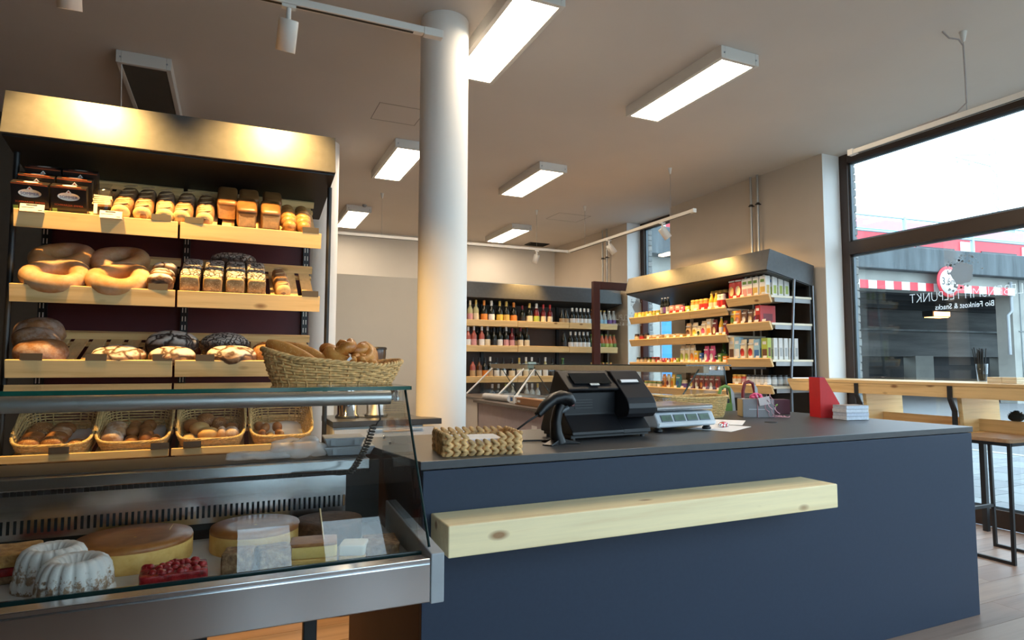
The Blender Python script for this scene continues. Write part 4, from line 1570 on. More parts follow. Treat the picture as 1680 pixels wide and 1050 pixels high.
# icing sugar lies on the upward faces
C_ctop = crust('cheesecake_top', (0.24, 0.075, 0.018), (0.36, 0.13, 0.032), (0.46, 0.20, 0.055), 18, bump=0.15, rough=0.35)
C_cside = crust('cheesecake_side', (0.70, 0.38, 0.09), (0.80, 0.48, 0.14), (0.86, 0.57, 0.20), 40, bump=0.15)
C_choc = crust('chocolate_sponge', (0.055, 0.024, 0.012), (0.10, 0.045, 0.022), (0.17, 0.085, 0.045), 60, bump=0.7)
C_berry = crust('berry_jelly', (0.12, 0.004, 0.006), (0.30, 0.010, 0.014), (0.52, 0.03, 0.03), 50, bump=0.6, rough=0.12)
C_crumb = crust('nut_crumble', (0.09, 0.04, 0.016), (0.24, 0.125, 0.055), (0.50, 0.33, 0.18), 60, bump=1.0)
C_custard = crust('custard', (0.66, 0.42, 0.10), (0.78, 0.54, 0.17), (0.84, 0.64, 0.26), 20, bump=0.1, rough=0.4)


def sugar(m):
    nt = m.node_tree
    b = nt.nodes['Principled BSDF']
    src = b.inputs['Base Color'].links[0].from_socket
    geo = nt.nodes.new('ShaderNodeNewGeometry')
    sx = nt.nodes.new('ShaderNodeSeparateXYZ')
    nt.links.new(geo.outputs['Normal'], sx.inputs[0])
    n = _noise(nt, _coord(nt, rand=True), 90, 6, 0.8)
    ad = nt.nodes.new('ShaderNodeMath')
    ad.operation = 'MULTIPLY_ADD'
    nt.links.new(n, ad.inputs[0])
    ad.inputs[1].default_value = 1.6
    nt.links.new(sx.outputs[2], ad.inputs[2])
    r = _ramp(nt, ad.outputs[0], [(0.85, (0.02,) * 3), (2.0, (0.72,) * 3)])
    mx = nt.nodes.new('ShaderNodeMix')
    mx.data_type = 'RGBA'
    nt.links.new(r, mx.inputs[0])
    nt.links.new(src, mx.inputs[6])
    mx.inputs[7].default_value = (0.85, 0.84, 0.83, 1)
    nt.links.new(mx.outputs[2], b.inputs['Base Color'])


sugar(C_bundt)


def bundt(x, y, label, R=0.078, H=0.098, rz=0.0):
    prof = [(0.020, 0.004), (0.020, 0.055), (0.026, 0.078), (0.038, 0.092), (0.052, 0.097), (0.064, 0.090), (0.073, 0.074), (0.078, 0.05), (0.080, 0.03), (0.079, 0.022), (0.083, 0.018), (0.083, 0.0)]
    k = R / 0.083

    def fn(a, i, r, z):
        am = 0.0 if i < 2 else (0.045 if i < 9 else 0.0)
        if z < 0.03:
            return r * (1 + 0.02 * abs(math.sin(12 * a)))
        return r * (1 + am * 2.2 * (abs(math.sin(8 * a)) ** 0.6) - am * 1.6)
    o = MB().lathe([(r * k, z * H / 0.098) for r, z in prof], 112, f=fn, cap=False).build('bundt_cake', C_bundt, loc=(x, y, DZ + 0.004), rot=(0, 0, rz))
    tag(o, label, 'cake', 'sugar-dusted bundt cakes')
    return o


def round_cake(x, y, R, H, label, mt, ms, name='cheesecake'):
    o = empty(name, (x, y, DZ + 0.004), 0, label, 'cake')
    MB().lathe([(R * 0.985, 0), (R, 0.006), (R, H - 0.012)], 64).build('cake_side', ms, o)
    MB().lathe([(R, H - 0.0119), (R * 1.004, H - 0.006), (R * 0.985, H + 0.002), (R * 0.6, H), (0.004, H - 0.001)], 64, cap=False).build('cake_top', mt, o)
    return o


p = at(70, 960, z=DZ + 0.05)
bundt(-0.402, 1.975, 'rear sugar-dusted bundt cake at the left of the display case', 0.083, 0.100, 0.2)
bundt(-0.328, 1.845, 'front sugar-dusted bundt cake at the left of the display case', 0.083, 0.098, 0.5)
round_cake(-0.238, 2.125, 0.150, 0.066, 'large brown-topped cheesecake on the left of the display case', C_ctop, C_cside)
c2 = round_cake(0.085, 2.135, 0.130, 0.066, 'brown-topped cheesecake in the middle of the display case', C_ctop, C_cside)
o = round_cake(0.305, 2.13, 0.105, 0.062, 'dark chocolate cake behind the custard slice', C_choc, C_choc, 'chocolate_cake')


def slab(name, label, x, y, w, d, layers, rz=0.0, berries=None, seed=0):
    o = empty(name, (x, y, DZ + 0.004), rz, label, 'cake')
    z = 0.0
    for nm, h, m, amp in layers:
        mb = MB().blob(w / 2, d / 2, h / 2, 0.18, 0.18, 44, 16, amp, 45, seed, None, M=T(0, 0, z + h / 2))
        mb.build(nm, m, o)
        z += h * 0.97
    if berries:
        rg = random.Random(seed)
        for k in range(berries):
            bx, by = rg.uniform(-w * .43, w * .43), rg.uniform(-d * .43, d * .43)
            MB().blob(0.011, 0.010, 0.009, 1, 1, 10, 7, 0.1, 60, k, None, M=T(bx, by, z + 0.001) @ RZ(k)).build('berry', C_berry, o)
    return o


slab('berry_slice', 'glossy red berry slice at the front of the display case', -0.118, 1.865, 0.155, 0.105, [('crust_base', 0.014, C_crumb, 0.02), ('jelly', 0.026, C_berry, 0.03)], rad(4), 44, 3)
slab('crumble_slice', 'left brown nut crumble slice in front of the middle cheesecake', 0.035, 1.90, 0.078, 0.075, [('cake_body', 0.058, C_crumb, 0.06)], rad(-12), None, 5)
slab('crumble_slice', 'right brown nut crumble slice in front of the middle cheesecake', 0.125, 1.905, 0.085, 0.075, [('cake_body', 0.055, C_crumb, 0.06)], rad(8), None, 8)
slab('custard_slice', 'yellow custard slice with browned top', 0.235, 1.925, 0.13, 0.09, [('crust_base', 0.014, C_cside, 0.02), ('custard', 0.034, C_custard, 0.01), ('browned_top', 0.010, C_roll, 0.03)], rad(-8), None, 9)
slab('cream_slice', 'pale cream slice at the right of the display case', 0.345, 1.90, 0.075, 0.08, [('crust_base', 0.014, C_cside, 0.02), ('cream', 0.030, mat('cream_filling', (0.80, 0.74, 0.62), 0.5), 0.02)], rad(-20), None, 10)
slab('nut_cake', 'rough brown nut cake in the right corner of the display case', 0.43, 1.93, 0.10, 0.13, [('cake_body', 0.036, C_crumb, 0.08)], rad(-6), None, 12)
slab('fruit_crumble_cake', 'fruit crumble cake cut by the left picture edge', -0.520, 2.09, 0.13, 0.14, [('crust_base', 0.020, C_crumb, 0.02), ('jelly', 0.022, C_berry, 0.03), ('crumble', 0.034, crust('golden_crumble', (0.22, 0.09, 0.02), (0.45, 0.22, 0.06), (0.66, 0.40, 0.14), 40, bump=1.0), 0.08)], rad(5), None, 14)
o = MB().box(-0.60, 0.46, 1.80, 2.26, DZ + 0.0005, DZ + 0.0035).build('serving_board', M_board_w, bevel=0.002)
tag(o, 'pale serving board under the cakes in the display case', 'board')
o = MB().tube([(0.262, 1.915, DZ + 0.050), (0.256, 1.975, DZ + 0.135)], 0.0026, 6).build('wooden_skewer', wood('skewer_wood', (0.72, 0.50, 0.26), (0.55, 0.34, 0.15), 2, False))
tag(o, 'thin wooden skewer stuck in the custard slice', 'skewer')
o = MB().tube([(-0.155, 2.17, DZ + 0.069), (-0.146, 2.19, DZ + 0.082)], 0.0012, 5).build('wooden_pick', MATS['skewer_wood'])
tag(o, 'tiny wooden pick in the large left cheesecake', 'pick')

# ================================================================== oval basket on the glass shelf
ob = empty('oval_basket', (0.333, 2.285, 1.178), 0, 'oval wicker basket on the display case glass shelf', 'basket')
wicker(ob, 0.475, 0.25, lambda u, v: 0.078 - 0.040 * u + 0.10 * max(0, abs(u) - 0.30) + 0.012 * v, 9, 34, 0.85, 0.16, 0.0050, m=M_wick, rim_r=0.0085)
C_lye = crust('lye_crust', (0.32, 0.085, 0.014), (0.52, 0.19, 0.030), (0.68, 0.33, 0.08), 16, bump=0.2, rough=0.4, seeds=0.25)
C_stick = crust('salt_stick_crust', (0.36, 0.11, 0.02), (0.56, 0.23, 0.045), (0.74, 0.43, 0.14), 14, bump=0.25, rough=0.5, seeds=0.3)


def stick(a, b, r, label, seed):
    a, b = Vector(a), Vector(b)
    n = 14
    pts, rs = [], []
    for i in range(n + 1):
        t = i / n
        q = a.lerp(b, t)
        q.z += 0.010 * math.sin(math.pi * t)
        pts.append(q)
        rs.append(r * (0.25 + 0.75 * math.sin(math.pi * min(1, max(0.0, 0.06 + 0.88 * t))) ** 0.4) * (1 + 0.05 * math.sin(9 * t + seed)))
    o = MB().tube(pts, rs, 14).build('bread_stick', C_stick)
    return tag(o, label, 'bread', 'bread sticks in the oval basket')


stick((0.112, 2.30, 1.318), (0.270, 2.205, 1.238), 0.024, 'left bread stick poking out of the oval basket', 0)
stick((0.165, 2.33, 1.312), (0.315, 2.230, 1.240), 0.024, 'right bread stick beside the pretzel in the oval basket', 2)


def pretzel(loc, R, r, label, rot, seed):
    pts, rs = [], []
    ctl = [(-0.30, -0.62), (-0.10, -0.20), (0.22, 0.18), (0.62, 0.10), (0.92, -0.22), (0.98, 0.30), (0.62, 0.82), (0.0, 1.0), (-0.62, 0.82), (-0.98, 0.30), (-0.92, -0.22), (-0.62, 0.10), (-0.22, 0.18), (0.10, -0.20), (0.30, -0.62)]
    n = 70
    for i in range(n + 1):
        t = i / n * (len(ctl) - 1)
        k = min(int(t), len(ctl) - 2)
        f = t - k
        q = [Vector(ctl[max(0, min(len(ctl) - 1, k + d))]) for d in (-1, 0, 1, 2)]
        c = 0.5 * ((2 * q[1]) + (-q[0] + q[2]) * f + (2 * q[0] - 5 * q[1] + 4 * q[2] - q[3]) * f * f + (-q[0] + 3 * q[1] - 3 * q[2] + q[3]) * f ** 3)
        tt = i / n
        z = 0.0
        if 0.02 < tt < 0.22 or 0.78 < tt < 0.98:
            z = r * 0.7
        if tt > 0.80 and tt < 0.90:
            z = r * 1.5
        pts.append((c.x * R, -c.y * R, z))
        rs.append(r * (0.62 + 0.55 * math.sin(math.pi * tt) ** 1.4))
    o = MB().tube(pts, rs, 12).build('soft_pretzel', C_lye)
    o.location = loc
    o.rotation_euler = rot
    return tag(o, label, 'pretzel', 'soft pretzels in the oval basket')


pretzel((0.385, 2.275, 1.288), 0.072, 0.026, 'upper soft pretzel lying on top in the oval basket', (rad(38), rad(-8), rad(20)), 1)
pretzel((0.335, 2.325, 1.268), 0.062, 0.024, 'rear soft pretzel half hidden in the oval basket', (rad(25), rad(-30), rad(100)), 2)
pretzel((0.395, 2.222, 1.240), 0.062, 0.023, 'lower soft pretzel at the front of the oval basket', (rad(15), 0, rad(185)), 3)
o = MB().add([(0.340, 2.190, 1.235), (0.400, 2.188, 1.232), (0.372, 2.180, 1.276), (0.340, 2.194, 1.233), (0.400, 2.192, 1.230), (0.372, 2.184, 1.274)], [(0, 1, 2), (5, 4, 3), (0, 2, 5, 3), (1, 4, 5, 2), (0, 3, 4, 1)]).build('paper_napkin', M_paper)
tag(o, 'white paper tip showing above the oval basket rim', 'paper')

# ================================================================== things on the steel ledge
M_film2 = mat('crumpled_film', (0.80, 0.80, 0.84), 0.25, var=0.1)
M_film2.node_tree.nodes['Principled BSDF'].inputs['Alpha'].default_value = 0.38
o = MB().blob(0.085, 0.045, 0.040, 0.9, 0.9, 34, 20, 0.5, 26, 6, 0.85).build('plastic_bag', M_film2)
o.location = (0.235, 2.40, 0.945)
tag(o, 'crumpled clear plastic bag on the steel ledge', 'bag')
m = MB().blob(0.10, 0.035, 0.016, 0.9, 0.9, 30, 12, 0.5, 24, 9, 0.8, M=T(-0.13, -0.01, -0.018))
m.build('bag_tail', M_film2, o)
M_tray = mat('grey_foam', (0.36, 0.37, 0.39), 0.6)
for k, (x, y, z, w, lb) in enumerate(((0.412, 2.435, 0.9115, 0.088, 'lower grey food tray on the steel ledge'), (0.395, 2.44, 0.9445, 0.070, 'upper grey food tray stacked on the ledge'))):
    o = empty('food_tray', (x, y, z), rad(-3), lb, 'tray', 'grey food trays')
    h = 0.032
    m = MB()
    d = 0.065
    b0, b1 = 0.86, 1.0
    m.hexa([(-w * b0, -d * b0, 0), (w * b0, -d * b0, 0), (w * b0, d * b0, 0), (-w * b0, d * b0, 0), (-w, -d, h * .8), (w, -d, h * .8), (w, d, h * .8), (-w, d, h * .8)])
    m.build('tray_body', M_tray, o, bevel=0.003)
    MB().box(-w * 1.04, w * 1.04, -d * 1.04, d * 1.04, h * .8, h).build('tray_rim', M_tray, o, bevel=0.002)
    for s in (-0.6, 0.6):
        MB().box(s * w - 0.008, s * w + 0.008, -d * 1.05, -d * 1.03, h * .2, h).build('tray_tab', M_grey_plastic, o)
# ================================================================== things on the counter
ZT = 0.935
# braided napkin tray
nt_ = empty('braided_tray', (0.818, 2.135, ZT), rad(-6.5), 'braided water hyacinth napkin tray on the counter', 'tray')
W_, D_, Hh = 0.272, 0.205, 0.072
MB().box(-W_ / 2 + 0.01, W_ / 2 - 0.01, -D_ / 2 + 0.01, D_ / 2 - 0.01, 0.001, 0.008).build('tray_base', M_braid, nt_)
rg = random.Random(5)


def braid_row(mb, x0, x1, n, z, M, skip=None):
    st = (x1 - x0) / n
    for i in range(n):
        c = x0 + (i + 0.5) * st
        if skip and skip[0] < c < skip[1]:
            continue
        for s in (-1, 1):
            mb.blob(st * 0.74, 0.0095, 0.0082, 0.9, 0.9, 9, 6, 0.12, 40, rg.random() * 50, None, M=M @ T(c, 0, z + s * 0.0060) @ RY(rad(38 * s)) @ RZ(rad(rg.uniform(-5, 5))))


sides = (('front_braid', 0, W_, T(0, -D_ / 2, 0)), ('back_braid', 0, W_, T(0, D_ / 2, 0)), ('left_braid', 0, D_, T(-W_ / 2, 0, 0) @ RZ(rad(90))), ('right_braid', 0, D_, T(W_ / 2, 0, 0) @ RZ(rad(90))))
for nm, _, L, M in sides:
    mb = MB()
    for r in range(3):
        sk = None
        if nm == 'front_braid' and r >= 2:
            sk = (-0.060, 0.064)
        braid_row(mb, -L / 2, L / 2, int(L / 0.026), 0.0125 + r * 0.0235, M, sk)
    tag(mb.build('braid_wall', M_braid, nt_), kind='stuff')
o = MB().box(-0.085, 0.085, -0.075, 0.075, 0.0, 0.044).build('napkin_stack', M_paper, loc=(0.815, 2.135, ZT + 0.009), rot=(0, 0, rad(-9)), bevel=0.003)
tag(o, 'stack of white napkins inside the braided tray', 'napkins')

# hand scanner in its stand
sc = empty('barcode_scanner', (1.19, 2.20, ZT), rad(10), 'black barcode scanner resting in a curved stand', 'scanner')
M_scan = mat('scanner_plastic', (0.005, 0.005, 0.006), 0.36, spec=0.35)
m = MB()
for a in (200, 340, 90):
    d = Vector((math.cos(rad(a)), math.sin(rad(a)), 0))
    m.hexa([tuple(Vector((0, 0, 0)) + Vector((-d.y, d.x, 0)) * 0.016), tuple(Vector((0, 0, 0)) - Vector((-d.y, d.x, 0)) * 0.016), tuple(d * 0.085 - Vector((-d.y, d.x, 0)) * 0.022), tuple(d * 0.085 + Vector((-d.y, d.x, 0)) * 0.022),
            (-d.y * 0.016, d.x * 0.016, 0.024), (d.y * 0.016, -d.x * 0.016, 0.024), tuple(d * 0.085 - Vector((-d.y, d.x, 0)) * 0.022 + Vector((0, 0, 0.005))), tuple(d * 0.085 + Vector((-d.y, d.x, 0)) * 0.022 + Vector((0, 0, 0.005)))])
m.build('stand_foot', M_scan, sc, bevel=0.004)
m = MB().tube([(0, 0, 0.005), (-0.012, 0, 0.045), (-0.014, 0, 0.085), (-0.004, 0, 0.125), (0.012, 0, 0.150)], [0.034, 0.027, 0.024, 0.023, 0.025], 14, flat=0.85)
m.build('stand_neck', M_scan, sc)
MB().lathe([(0.010, -0.02), (0.012, 0), (0.010, 0.02)], 12, M=T(0.020, -0.012, 0.134) @ RY(rad(70))).build('pivot_knob', mat('knob_grey', (0.07, 0.08, 0.09), 0.3), sc)
m = MB().tube([(-0.105, -0.005, 0.118), (-0.075, -0.004, 0.148), (-0.030, 0, 0.176), (0.015, 0, 0.184), (0.045, 0, 0.176), (0.062, 0, 0.160)], [0.017, 0.024, 0.028, 0.032, 0.035, 0.029], 16, flat=0.82)
m.build('scanner_body', M_scan, sc)
m = MB().box(0.050, 0.064, -0.024, 0.024, 0.146, 0.160)
m.build('scan_window', mat('scan_glass', (0.10, 0.02, 0.02), 0.1), sc, bevel=0.002)
MB().tube([(-0.105, -0.005, 0.118), (-0.14, 0.0, 0.10), (-0.185, 0.03, 0.06), (-0.205, 0.06, 0.015), (-0.19, 0.10, 0.006), (-0.10, 0.12, 0.006), (0.0, 0.08, 0.006)], 0.004, 8).build('scanner_cord', M_black, sc)

# till seen from behind
ps = empty('cash_register', (1.275, 2.235, ZT), rad(4), 'black touchscreen cash register seen from behind', 'cash register')
M_pos = mat('till_plastic', (0.006, 0.006, 0.008), 0.42, spec=0.35)
M_pos2 = mat('till_plastic_grey', (0.012, 0.012, 0.015), 0.42, spec=0.4)
pl = [(0.0, 0.022), (0.002, 0.036), (0.062, 0.102), (0.060, 0.196), (0.035, 0.202), (0.030, 0.210), (0.120, 0.284), (0.140, 0.286), (0.255, 0.040), (0.255, 0.022)]
MB().prism(pl, 0.0, 0.262, 0).build('display_housing', M_pos, ps, bevel=0.004)
pr = [(0.02, 0.085), (-0.012, 0.090), (-0.028, 0.105), (-0.034, 0.128), (-0.030, 0.148), (-0.016, 0.172), (0.100, 0.284), (0.140, 0.288), (0.255, 0.060), (0.20, 0.070)]
MB().prism(pr, 0.2635, 0.415, 0, smooth=False).build('receipt_printer', M_pos2, ps, bevel=0.004)
MB().prism([(0.004, 0.020), (0.006, 0.037), (0.062, 0.098), (0.25, 0.075), (0.25, 0.02)], 0.2635, 0.412, 0).build('base_wing', M_pos, ps, bevel=0.003)
un = Vector((0, 0.090, 0.074)).normalized()
Mf = facing((0.13, 0.076 - 0.0032, 0.2480 + 0.004), (1, 0, 0), un)
MB().box(-0.088, 0.105, -0.032, 0.035, -0.001, 0.0022, M=Mf).build('customer_display', mat('display_glass', (0.004, 0.006, 0.008), 0.06), ps)
Mf2 = facing((0.13, 0.047 - 0.0042, 0.2236 + 0.005), (1, 0, 0), un)
MB().box(-0.012, 0.034, -0.005, 0.005, -0.0005, 0.0022, M=Mf2).build('type_sticker', M_wcard, ps)
text('DIGITAL', 0.0075, M_ink, ps, Mf2 @ T(0.011, 0, 0.0026))
up = Vector((0, 0.116, 0.112)).normalized()
Mp = facing((0.339, 0.052, 0.2375), (1, 0, 0), up)
MB().box(-0.062, 0.048, -0.012, 0.014, -0.002, 0.0035, M=Mp).build('paper_slot', M_black, ps)
MB().box(-0.054, 0.040, -0.007, 0.008, -0.002, 0.0062, M=Mp).build('receipt_paper', M_paper, ps)
for i in range(4):
    MB().box(0.05, 0.14, 0.057, 0.0595, 0.128 + i * 0.011, 0.132 + i * 0.011).build('vent_rib', M_black, ps)
MB().box(-0.0012, 0.0, 0.10, 0.125, 0.090, 0.108).build('side_sticker', M_wcard, ps)
MB().box(0.005, 0.41, 0.02, 0.235, 0.010, 0.0225).build('foot_plate', M_black, ps)
for (fx, fy) in ((0.02, 0.03), (0.385, 0.03), (0.02, 0.22), (0.385, 0.22)):
    MB().tube([(fx, fy, 0), (fx, fy, 0.012)], 0.010, 10).build('foot', M_black, ps)

# shop scale
sl = empty('shop_scale', (1.955, 2.52, ZT), rad(5), 'silver grey shop scale with green digit displays', 'scale')
M_sc = mat('scale_grey', (0.50, 0.54, 0.58), 0.35)
MB().prism([(-0.155, 0.022), (-0.160, 0.040), (-0.135, 0.088), (-0.11, 0.092), (0.15, 0.085), (0.155, 0.022)], -0.185, 0.185, 0).build('scale_body', M_sc, sl, bevel=0.008, seg=3)
MB().prism([(-0.160, 0.030), (-0.163, 0.044), (-0.155, 0.047), (-0.15, 0.030)], -0.18, 0.18, 0).build('front_band', mat('scale_white', (0.75, 0.77, 0.80), 0.35), sl)
uu = Vector((0, 0.025, 0.048)).normalized()
for k, xx in enumerate((-0.125, -0.045, 0.035, 0.115)):
    Mf = facing((xx, -0.1485, 0.0645), (1, 0, 0), uu)
    w = MB().box(-0.034, 0.034, -0.017, 0.017, -0.001, 0.0022, M=Mf).build('display_bezel', mat('bezel_dark', (0.10, 0.12, 0.14), 0.4), sl)
    MB().box(-0.030, 0.030, -0.013, 0.013, 0.0022, 0.0030, M=Mf).build('lcd_window', mat('lcd_green', (0.11, 0.17, 0.12), 0.25), w)
    text('0.00', 0.020, M_ink, w, Mf @ T(0.010, -0.002, 0.0034), name='digits')
MB().prism([(-0.145, 0.098), (-0.148, 0.112), (-0.14, 0.122), (0.15, 0.122), (0.155, 0.098)], -0.178, 0.178, 0).build('weighing_plate', M_steel, sl, bevel=0.004)
MB().box(-0.10, 0.10, -0.09, 0.09, 0.085, 0.0985).build('plate_carrier', M_grey_plastic, sl)
for sx in (-1, 1):
    for sy in (-1, 1):
        MB().lathe([(0.017, 0), (0.021, 0.003), (0.021, 0.012), (0.016, 0.014), (0.016, 0.0225)], 16, M=T(sx * 0.155, sy * 0.125, 0)).build('foot', M_black, sl)

# wide wicker basket behind the scale
wb = empty('wide_basket', (2.53, 3.04, ZT), rad(-14), 'pale wicker basket standing behind the shop scale', 'basket')
wicker(wb, 0.44, 0.27, lambda u, v: 0.112 + 0.02 * abs(u), 12, 34, 0.40, 0.12, 0.0040, m=M_wick2)

# paper sheets and a little red gadget
o = MB().box(-0.105, 0.105, -0.148, 0.148, 0, 0.001).build('paper_sheet', M_paper, loc=(2.225, 2.43, ZT + 0.0002), rot=(0, 0, rad(-62)))
tag(o, 'white paper sheet half under the shop scale', 'paper')
o = MB().box(-0.105, 0.105, -0.148, 0.148, 0, 0.001).build('paper_sheet', M_paper, loc=(2.46, 2.66, ZT + 0.0002), rot=(0, 0, rad(-48)))
tag(o, 'white paper sheet lying in front of the wide wicker basket', 'paper')
rgd = empty('red_gadget', (2.262, 2.448, ZT + 0.0015), rad(25), 'small shiny red and chrome gadget lying on paper', 'gadget')
MB().blob(0.036, 0.016, 0.015, 0.7, 0.7, 22, 12, 0.0, 1, 0, 0.7, M=T(0, 0, 0.0105)).build('gadget_shell', mat('glossy_red', (0.55, 0.012, 0.02), 0.15, coat=0.6), rgd)
for s in (-0.018, 0.022):
    MB().lathe([(0.003, -0.0172), (0.008, -0.0172), (0.008, 0.0172), (0.003, 0.0172)], 14, M=T(s, 0, 0.0085) @ RX(rad(90))).build('chrome_disc', M_chrome, rgd)
MB().blob(0.010, 0.012, 0.010, 0.8, 0.8, 12, 8, 0, 1, 0, None, M=T(-0.034, 0, 0.011)).build('chrome_tip', M_chrome, rgd)

# gift box with pink curled ribbon
gb = empty('gift_box', (2.905, 2.868, ZT), rad(-30), 'grey gift box with a pink ribbon bow and tag', 'gift box')
M_gbox = mat('grey_gift_carton', (0.26, 0.25, 0.26), 0.6)
MB().box(-0.090, 0.090, -0.065, 0.065, 0, 0.108).build('box_body', M_gbox, gb, bevel=0.002)
MB().box(-0.0915, -0.090, -0.06, 0.06, 0.004, 0.104).build('side_panel_print', mat('tan_print', (0.50, 0.38, 0.20), 0.6), gb)
MB().box(-0.055, 0.045, -0.0656, -0.0650, 0.046, 0.050).build('web_address_print', mat('pale_print', (0.60, 0.60, 0.62), 0.6), gb)
M_pink = mat('hot_pink_ribbon', (0.80, 0.10, 0.26), 0.4)
M_pink2 = mat('pale_pink_ribbon', (0.80, 0.42, 0.50), 0.35)
m = MB()
rg = random.Random(9)
for k in range(34):
    a, e = rg.uniform(0, 6.28), rg.uniform(0.1, 1.4)
    q = Vector((0.032 * math.cos(a) * math.cos(e), 0.026 * math.sin(a) * math.cos(e), 0.030 * math.sin(e)))
    m.blob(0.011, 0.006, 0.008, 1, 1, 8, 6, 0.2, 50, k, None, M=T(-0.005 + q.x, -0.045 + q.y, 0.112 + q.z * 0.9) @ RZ(a))
m.build('ribbon_bow', M_pink, gb)
for k in range(3):
    pts = []
    for i in range(46):
        t = i / 45
        an = t * 30 + k
        base = Vector((0.025 + 0.10 * t ** 1.5 + 0.02 * k, -0.075 - 0.008 * k, max(0.010, 0.118 - 0.20 * t ** 1.0 + 0.01 * k)))
        pts.append(base + Vector((0.006 * math.cos(an), 0.008 * math.sin(an), 0.004 * math.sin(an))))
    MB().tube(pts, 0.0024, 5, flat=0.4).build('curled_ribbon', M_pink2, gb)
MB().tube([(-0.005, -0.067, 0.11), (-0.006, -0.069, 0.05), (-0.006, -0.069, 0.002)], 0.0035, 6, flat=0.4).build('ribbon_band', M_pink2, gb)
MB().box(-0.028, 0.036, -0.002, 0.0, -0.024, 0.024, M=T(0.025, -0.085, 0.098) @ RY(rad(-12)) @ RX(rad(12))).build('gift_tag', mat('gift_tag_cream', (0.80, 0.68, 0.66), 0.7), gb)

# plum carton behind
pb = empty('plum_carton', (3.165, 2.99, ZT), rad(-22), 'plum coloured snack carton beside the red file', 'box')
MB().box(-0.13, 0.10, -0.045, 0.045, 0, 0.092).build('carton', mat('plum_carton', (0.085, 0.015, 0.028), 0.45), pb, bevel=0.002)
text('foodloose', 0.030, M_badge, pb, facing((-0.055, -0.0462, 0.040), (1, 0, 0), (0, 0, 1)))
MB().blob(0.010, 0.002, 0.005, 1, 1, 10, 6, M=T(0.012, -0.0465, 0.058) @ RY(rad(-40))).build('leaf_mark', M_green, pb)
tg = empty('teal_bag', (2.80, 3.10, ZT), rad(10), 'teal paper bag between wicker basket and gift box', 'bag')
MB().prism([(-0.035, 0), (0.035, 0), (0.030, 0.075), (0.008, 0.098), (-0.012, 0.095), (-0.030, 0.078)], -0.025, 0.025, 1).build('bag_body', mat('teal_paper', (0.03, 0.17, 0.14), 0.6), tg, bevel=0.004)
MB().box(-0.02, 0.02, -0.026, -0.0252, 0.02, 0.05).build('bag_label', M_green, tg)

# red magazine file
mf = empty('magazine_file', (3.19, 2.645, ZT), rad(-20), 'bright red cardboard magazine file on the counter', 'file')
M_redf = mat('red_cardboard', (0.62, 0.008, 0.010), 0.5)
mm = MB()
pf = [(0, 0), (0.118, 0), (0.118, 0.085), (0.030, 0.238), (0, 0.238)]
for (a, b) in ((-0.002, 0.0), (0.115, 0.117)):
    mm.prism(pf, a, b, 1)
mm.box(0, 0.002, 0.0, 0.115, 0, 0.238)
mm.box(0.116, 0.118, 0.0, 0.115, 0, 0.085)
mm.box(0, 0.118, 0.0, 0.115, 0, 0.002)
mm.build('file_box', M_redf, mf)
MB().box(0.004, 0.028, 0.006, 0.110, 0.003, 0.240).build('magazine', mat('violet_cover', (0.10, 0.05, 0.25), 0.5), mf)

# stack of flyers
fsx = empty('flyer_stack', (3.262, 2.505, ZT), rad(-8), 'thick stack of pale printed flyers on the counter', 'flyers')
M_fly = [mat('flyer_edge_%d' % i, c, 0.8, var=0.1, nscale=80) for i, c in enumerate(((0.62, 0.66, 0.74), (0.56, 0.60, 0.70), (0.66, 0.68, 0.74)))]
for k in range(4):
    o_ = 0.002 * (k % 2)
    MB().box(-0.078 + o_, 0.078 + o_, -0.052, 0.052 - o_, 0.001 + k * 0.0205, 0.0205 + k * 0.0205).build('flyer_bundle', M_fly[k % 3], fsx, bevel=0.0015)
MB().box(-0.078, 0.078, -0.052, 0.052, 0.0825, 0.0832).build('top_flyer', mat('flyer_face', (0.30, 0.22, 0.16), 0.6), fsx)
# ================================================================== goods
def gmat(name, c, rough=0.45):
    return mat('goods_' + name, c, rough, var=0.05, nscale=30)


GC = dict(black=(0.012, 0.012, 0.014), dkred=(0.18, 0.012, 0.018), red=(0.52, 0.03, 0.025), orange=(0.75, 0.24, 0.03), yellow=(0.80, 0.52, 0.07), cream=(0.74, 0.62, 0.42), white=(0.78, 0.77, 0.74),
          pink=(0.70, 0.10, 0.24), rose=(0.62, 0.30, 0.30), green=(0.14, 0.28, 0.05), lime=(0.40, 0.48, 0.08), blue=(0.05, 0.16, 0.42), teal=(0.06, 0.28, 0.32), violet=(0.16, 0.07, 0.28), brown=(0.14, 0.06, 0.03),
          gold=(0.62, 0.42, 0.10), grey=(0.42, 0.43, 0.44), ltblue=(0.30, 0.52, 0.68), tan=(0.52, 0.34, 0.17), dkgreen=(0.02, 0.05, 0.02))
GM = {k: gmat(k, v) for k, v in GC.items()}
GLASSM = {'dark': mat('bottle_dark', (0.010, 0.012, 0.008), 0.08), 'rose': mat('bottle_rose', (0.42, 0.10, 0.075), 0.08), 'red': mat('bottle_red', (0.13, 0.012, 0.014), 0.08),
          'pale': mat('bottle_pale', (0.45, 0.42, 0.22), 0.08), 'brown': mat('bottle_brown', (0.12, 0.04, 0.012), 0.08), 'green': mat('bottle_green', (0.02, 0.08, 0.02), 0.08),
          'orange': mat('bottle_orange', (0.60, 0.13, 0.05), 0.1), 'clear': mat('bottle_clear', (0.38, 0.40, 0.40), 0.08), 'yellow': mat('bottle_yellow', (0.75, 0.42, 0.03), 0.1)}
_bp = {}


